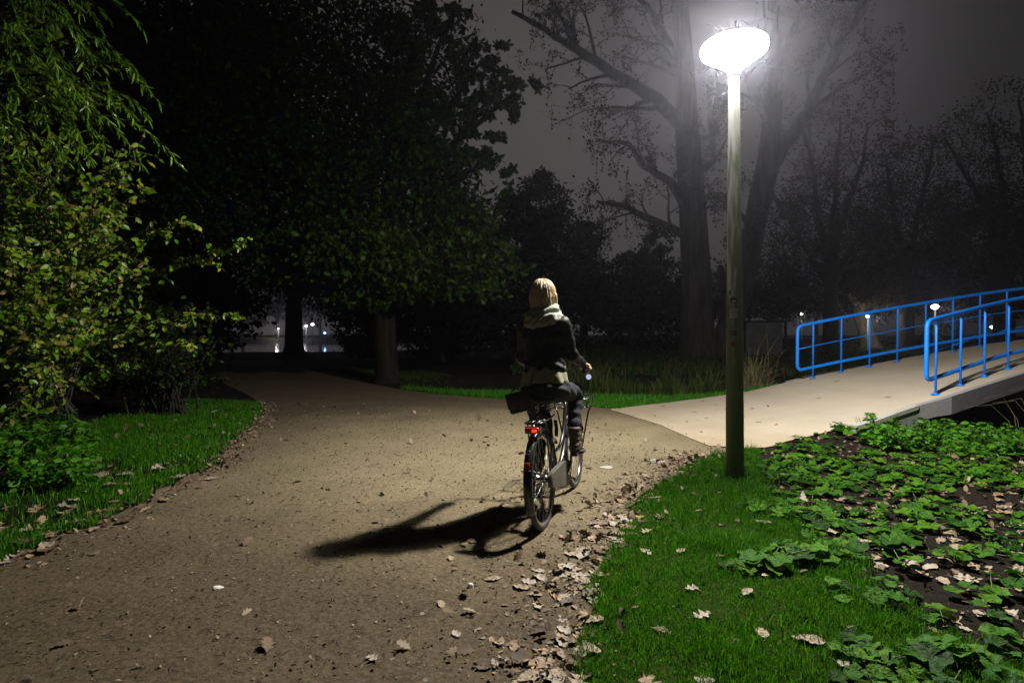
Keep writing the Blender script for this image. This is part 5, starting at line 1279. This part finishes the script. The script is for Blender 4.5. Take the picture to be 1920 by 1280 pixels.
# along the right edge of the path (dense), fading to the left
for k in range(330):
    t = rp.random()**.9; i = min(len(re_)-1, int((1-t)*len(re_))) if False else rp.randrange(len(re_)); q = re_[i]; w_ = abs(rp.gauss(0,1))*.22*(1.2 if q[1] < 3.5 else .9)
    cands.append((q[0]-w_+.06, q[1]+rp.uniform(-.07,.07), rp.uniform(.45,1.15), .006))
for k in range(130):
    q = re_[rp.randrange(len(re_))]; cands.append((q[0]-abs(rp.gauss(0,.55)), q[1]+rp.uniform(-.1,.1), rp.uniform(.3,.85), .006))
x, y = scatter(lawn_r, 14)
for a, b in zip(x, y): cands.append((a, b, rp.uniform(.45,1.2), .012))
x, y = scatter(bed, 30)
for a, b in zip(x, y): cands.append((a, b, rp.uniform(.7,1.3), .004))
for k in range(200):
    q = le[rp.randrange(len(le))]; cands.append((q[0]+rp.gauss(.02,.10), q[1]+rp.gauss(0,.06), rp.uniform(.7,1.35), .01))
x, y = scatter(lawn_l, 24)
for a, b in zip(x, y): cands.append((a, b, rp.uniform(.7,1.4), .022))
x, y = scatter([gpt(0,1280),gpt(1060,1280),gpt(1150,1000),gpt(1280,860),gpt(1100,780),gpt(560,760),gpt(500,830),gpt(120,1040)], 7)
for a, b in zip(x, y): cands.append((a, b, rp.uniform(.16,.45), .006))
x, y = scatter([(2.4,7.2),(3.3,7.2),(4.6,8),(5.3,10.8),(3.2,10.8),(2.1,10)], 1.6)
for a, b in zip(x, y): cands.append((a, b, rp.uniform(.6,1.1), None))
def szone(x, y):
    u = 960+FPX*x/y
    if x < -1.5 and inside(np.array([x]), np.array([y]), lawn_l)[0]: return 'in the grass left of the path'
    if u < 560 and dist_poly(np.array([x]), np.array([y]), le)[0] < .35: return 'on the left edge of the dirt path'
    if inside(np.array([x]), np.array([y]), bed)[0]: return 'on dark soil among the broad-leaved plants'
    if inside(np.array([x]), np.array([y]), lawn_r)[0]: return 'in the lawn at right'
    if x > 2.0 and y > 6.6: return 'on the pale ramp path'
    if dist_poly(np.array([x]), np.array([y]), re_)[0] < .4: return 'at the right edge of the dirt path'
    return 'out on the bare dirt path'
cands.sort(key=lambda c: -(c[2]/max(1.5, c[1])))
CN = {'pale':'pale brown','tan':'tan','grey':'grey brown','dark':'dark brown','yellow':'yellow'}; KN_ = {'oval':'oval','oak':'lobed oak','maple':'broad pointed','narrow':'narrow willow'}
stuffc = []
usedl = set()
for i, (a, b, s_, z) in enumerate(cands):
    if i < 295:
        j = rp.choices(range(len(fp)), fp_w)[0]; src, kind, curl, col = fp[j]
        if j in usedl: o = src.copy(); scn.collection.objects.link(o)
        else: o = src; usedl.add(j)
        zz = (rampz(a)+.008) if z is None else float(gz(a,b))+z
        o.location = (a, b, zz+.001); o.rotation_euler = (rp.gauss(0,.06), rp.gauss(0,.06), rp.uniform(0,6.28)); k_ = s_*rp.uniform(.85,1.2); o.scale = (k_,k_,k_)
        zn = szone(a, b); tag(o, ('curled ' if curl > .8 else 'flat ')+CN[col]+' '+KN_[kind]+' leaf '+zn, 'fallen leaf', 'fallen leaves '+zn)
    else: stuffc.append((a, b, s_, z))
for j, (o, *_r) in enumerate(fp):
    if j not in usedl: bpy.data.objects.remove(o)
c = Cloud()
A = np.array([(a, b, ((rampz(a)+.010) if z is None else float(gz(a,b))+z+.004)) for a, b, s_, z in stuffc])
c.leaves(A, .070, 'oak', up=.90)
# fine crumbs along both path edges, on the bed and on the path
def band(line, n_, sx, sy, bias=0): 
    i = rng.integers(0, len(line), n_); L_ = np.array(line)[i]; return L_[:,0]+bias+rng.normal(size=n_)*sx, L_[:,1]+rng.normal(size=n_)*sy
for (x, y), s_ in ((band(re_, 1500, .13, .08, -.08), .028), (band(le, 1500, .13, .1, .03), .032), (scatter(bed, 150), .040), (band([(1.8,10.1),(1.95,9.3),(2.2,8.4),(2.3,7.6),(2.36,6.9),(2.9,6.7),(3.5,6.98)], 260, .07, .1), .018), (scatter(lawn_l, 25), .03), (band(re_, 600, .4, .1, -.3), .02)):
    P = np.stack([x, y, gz(x,y)+.010], -1); c.leaves(P, s_*1.15, 'oval' if s_ > .025 else 'quad', up=.86, jit=.6)
tag(c.build('leaf_litter', mat('litter', (.2,.14,.09), .75, island=[(.06,.04,.025),(.14,.09,.055),(.24,.17,.11),(.32,.25,.17)])), 'crumbled brown leaf litter along the path edges', 'leaf litter', kind='stuff')
# twigs and bark crumbs all over the dirt path
c = Cloud()
x, y = scatter([gpt(-300,1280),gpt(1080,1280),gpt(1150,1000),gpt(1290,860),gpt(1120,780),gpt(560,750),gpt(500,820),gpt(100,1040)], 300)
P = np.stack([x, y, np.full(len(x), .011)], -1); c.leaves(P, .016, 'quad', up=.95, jit=.7)
tag(c.build('debris', mat('debris', (.1,.07,.05), .8, island=[(.04,.03,.02),(.08,.06,.04),(.16,.12,.085),(.36,.3,.22)])), 'tiny bark crumbs strewn over the dirt path', 'debris', kind='stuff')
mb = MB()
for k in range(330):
    q = gr(rp.uniform(-150,1120), 770+510*rp.random()**.8); L = rp.uniform(.02,.10); a = rp.uniform(0,6.28); p0 = Vector((q.x, q.y, .010)); d = Vector((math.cos(a), math.sin(a), 0))*L; s2 = Vector((-d.y, d.x, 0))*rp.uniform(-.25,.25)
    if q.x > float(np.interp(q.y, [p[1] for p in re_], [p[0] for p in re_])): continue
    mb.tube([p0, p0+d*.5+s2+Vector((0,0,.004)), p0+d], [.0016,.0014,.0008], 4, cap=False)
tag(mb.build('twigs', M['twig'], fixn=False), 'thin dark twigs scattered over the dirt path', 'twigs', kind='stuff')
# pale stones / scraps
def stone(px, py, rx, ry, h, lab, nm, cat, col):
    q = gr(px, py); mb = MB(); vs = []; n_ = 12; a0 = rp.uniform(0,6)
    for (k2, zz) in ((.9,-.002),(1,h*.5),(.8,h),(0.01,h*1.05)):
        for k in range(n_): a = 2*math.pi*k/n_; w_ = 1+.14*math.sin(3*a+a0)+.08*math.sin(5*a+a0); vs.append((q.x+rx*k2*w_*math.cos(a), q.y+ry*k2*w_*math.sin(a), .006+zz))
    mb.add(vs, [(r*n_+k, r*n_+(k+1)%n_, (r+1)*n_+(k+1)%n_, (r+1)*n_+k) for r in range(3) for k in range(n_)], 0, True); tag(mb.build(nm, col), lab, cat)
pw = mat('pale_stone', (.5,.47,.42), .8, col2=(.4,.37,.32), scale=20); ww = mat('white_scrap', (.8,.8,.78), .6)
stone(1232,865,.085,.085,.006,'flat pale stone slab near the right edge of the dirt path','flat_stone','stone',pw)
stone(1137,877,.075,.06,.006,'smaller flat pale stone right of the front wheel','flat_stone','stone',pw)
stone(408,1104,.030,.022,.008,'small white scrap lying alone on the dirt path at lower left','paper_scrap','scrap',ww)
stone(882,1102,.014,.012,.02,'little white pebble on the path below the rear wheel','pebble','pebble',ww)

# ------------------------------------------------------------------ leafy shrubs at the left
def leafy_branch(ms, c, pts, r0, rnd, leaf, kind, n_side=10, side_len=.5, droopy=.5, per=9, dirs_down=.6):
    pts = [Vector(p) for p in pts]; Q = []
    for a, b in zip(pts[:-1], pts[1:]):
        for k in range(4): Q.append(a.lerp(b, k/4)+Vector((rnd.uniform(-1,1), rnd.uniform(-1,1), rnd.uniform(-1,1)))*.015)
    Q.append(pts[-1]); N = len(Q); ms.tube(Q, [r0*(1-.8*k/(N-1)) for k in range(N)], 5, cap=False)
    P = []; Dr = []
    def put_leaves(L, n_):
        for k in range(n_):
            i = rnd.randrange(len(L)-1); q = L[i].lerp(L[i+1], rnd.random()); P.append((q.x+rnd.uniform(-.02,.02), q.y+rnd.uniform(-.02,.02), q.z+rnd.uniform(-.02,.02)))
            d = Vector((rnd.gauss(0,1), rnd.gauss(0,1), rnd.gauss(0,.5)-dirs_down)).normalized(); Dr.append(tuple(d))
    put_leaves(Q, per*2)
    for k in range(n_side):
        t = .15+.85*(k+rnd.random())/n_side; i = min(N-2, int(t*(N-1))); q = Q[i]; dd = (Q[i+1]-Q[i]).normalized()
        nd = (dd*.7+Vector((rnd.gauss(0,.6), rnd.gauss(0,.6), rnd.gauss(.1,.45)))).normalized(); L = side_len*rnd.uniform(.5,1.2); T = [q]
        for j in range(4): nd = (nd+Vector((0,0,-droopy*.25))).normalized(); T.append(T[-1]+nd*L/4)
        ms.tube(T, [r0*.35,r0*.3,r0*.25,r0*.18,r0*.1], 4, cap=False); put_leaves(T, per)
    c.leaves(np.array(P), leaf, kind, dirs=np.array(Dr), nb=(1.1,-.5,.5))
rs_ = random.Random(17)
sb = gr(60, 806); SBp = Vector((sb.x-.6, sb.y+.3, 0))
shrub = empty('dogwood_shrub', SBp); tag(shrub, 'large leafy shrub with lit oval leaves reaching over the left grass', 'shrub')
ms = MB(); c = Cloud()
fix = [[(40,640,7.6),(150,560,7.3),(260,520,7.0),(340,490,6.9),(400,480,6.8),(470,445,6.7)],[(40,600,7.8),(150,520,7.4),(240,450,7.2),(300,425,7.1),(352,412,7.0)],[(60,700,7.6),(200,640,7.3),(300,600,7.2),(380,590,7.1),(450,592,7.1)],
       [(80,740,7.6),(200,690,7.4),(300,640,7.3),(380,640,7.2)],[(40,560,7.8),(120,470,7.4),(200,400,7.2),(290,350,7.2)],[(40,520,7.8),(120,420,7.3),(190,330,7.2),(240,330,7.0)]]
for pl in fix: leafy_branch(ms, c, [at(*q)-SBp for q in pl], .014, rs_, .078, 'oval', n_side=20, side_len=.24, per=9)
for k in range(200):
    px = rs_.triangular(-100, 300, 10); py = rs_.uniform(250, 830-max(0, px)*.6); D = rs_.uniform(6.3,8.2)
    if 150 < px < 420 and 500 < py < 560 and rs_.random() < .8: continue
    e = at(px, py, D)-SBp; b0 = Vector((rs_.uniform(-.9,.7), rs_.uniform(-.5,.6), rs_.uniform(0,.4))); mid = b0.lerp(e,.5)+Vector((rs_.uniform(-.2,.2), 0, .35))
    leafy_branch(ms, c, [mid, mid.lerp(e,.5)+Vector((0,0,.08)), e], .012, rs_, .08, 'oval', n_side=7, side_len=.45, per=7)
    ms.tube([b0, b0.lerp(mid,.6)+Vector((0,0,.05)), mid], [.016,.013,.010], 5, cap=False)
ms.build('branches', M['bark'], shrub, fixn=False); c.build('foliage', M['dogwood'], shrub)
# second shrub behind, darker, lower
sb2 = Vector((at(270,740,9).x, 9.4, 0)); sh2 = empty('hazel_shrub', sb2); tag(sh2, 'dim low shrub behind the lit one above the end of the grass strip', 'shrub')
ms = MB(); c = Cloud()
for k in range(46):
    px = rs_.uniform(160,430); py = rs_.uniform(560,730); D = rs_.uniform(8.6,10.4); e = at(px, py, D)-sb2; b0 = Vector((rs_.uniform(-.5,.5), rs_.uniform(-.3,.4), 0)); mid = b0.lerp(e,.5)+Vector((0,0,.25))
    ms.tube([b0, b0.lerp(mid,.5), mid], [.018,.014,.01], 5, cap=False); leafy_branch(ms, c, [mid, mid.lerp(e,.5), e], .010, rs_, .085, 'oval', n_side=6, side_len=.4, per=5)
ms.build('branches', M['bark_dark'], sh2, fixn=False); c.build('foliage', M['oakleaf'], sh2)
# willow at top left
wb = Vector((-8.6, 8.4, 0)); wl = empty('willow_tree', wb); tag(wl, 'willow with long narrow shiny leaves drooping at the top left corner', 'tree')
ms = MB(); c = Cloud(); P_, r_l = flare(Vector(), Vector((.6,-.2,4.0)), .22); ms.tube(P_, r_l, 12, cap=False)
wt = []; PP = []; DD = []
for k in range(150):
    px = rs_.triangular(-120, 240, 20); py = rs_.uniform(-60, 230)
    if px > 120 and py < 60: continue
    D = rs_.uniform(6.2,8.6); s0 = at(px, py, D)-wb; L = rs_.uniform(.5,1.2); d = Vector((rs_.uniform(.1,.9), rs_.uniform(-.5,.3), rs_.uniform(-.2,.4))).normalized(); T = [s0]
    for j in range(6): d = (d+Vector((0,0,-.26))).normalized(); T.append(T[-1]+d*L/6)
    ms.tube(T, [.007,.006,.005,.004,.003,.002,.001], 4, cap=False)
    if k % 5 == 0: ms.tube([Vector((.6,-.2,4.0)), Vector((.6,-.2,4.0)).lerp(s0,.5)+Vector((0,0,.5)), s0], [.06,.035,.012], 6, cap=False)
    for j in range(int(L*40)):
        i = rs_.randrange(6); q = T[i].lerp(T[i+1], rs_.random()); dd = (T[i+1]-T[i]).normalized(); PP.append(tuple(q)); DD.append((dd.x+rs_.gauss(0,.45), dd.y+rs_.gauss(0,.45), dd.z-.25+rs_.gauss(0,.35)))
c.leaves(np.array(PP), .125, 'narrow', dirs=np.array(DD), nb=(1.0,-.5,.4)); ms.build('trunk', M['bark_dark'], wl, fixn=False); c.build('crown', M['willow'], wl)
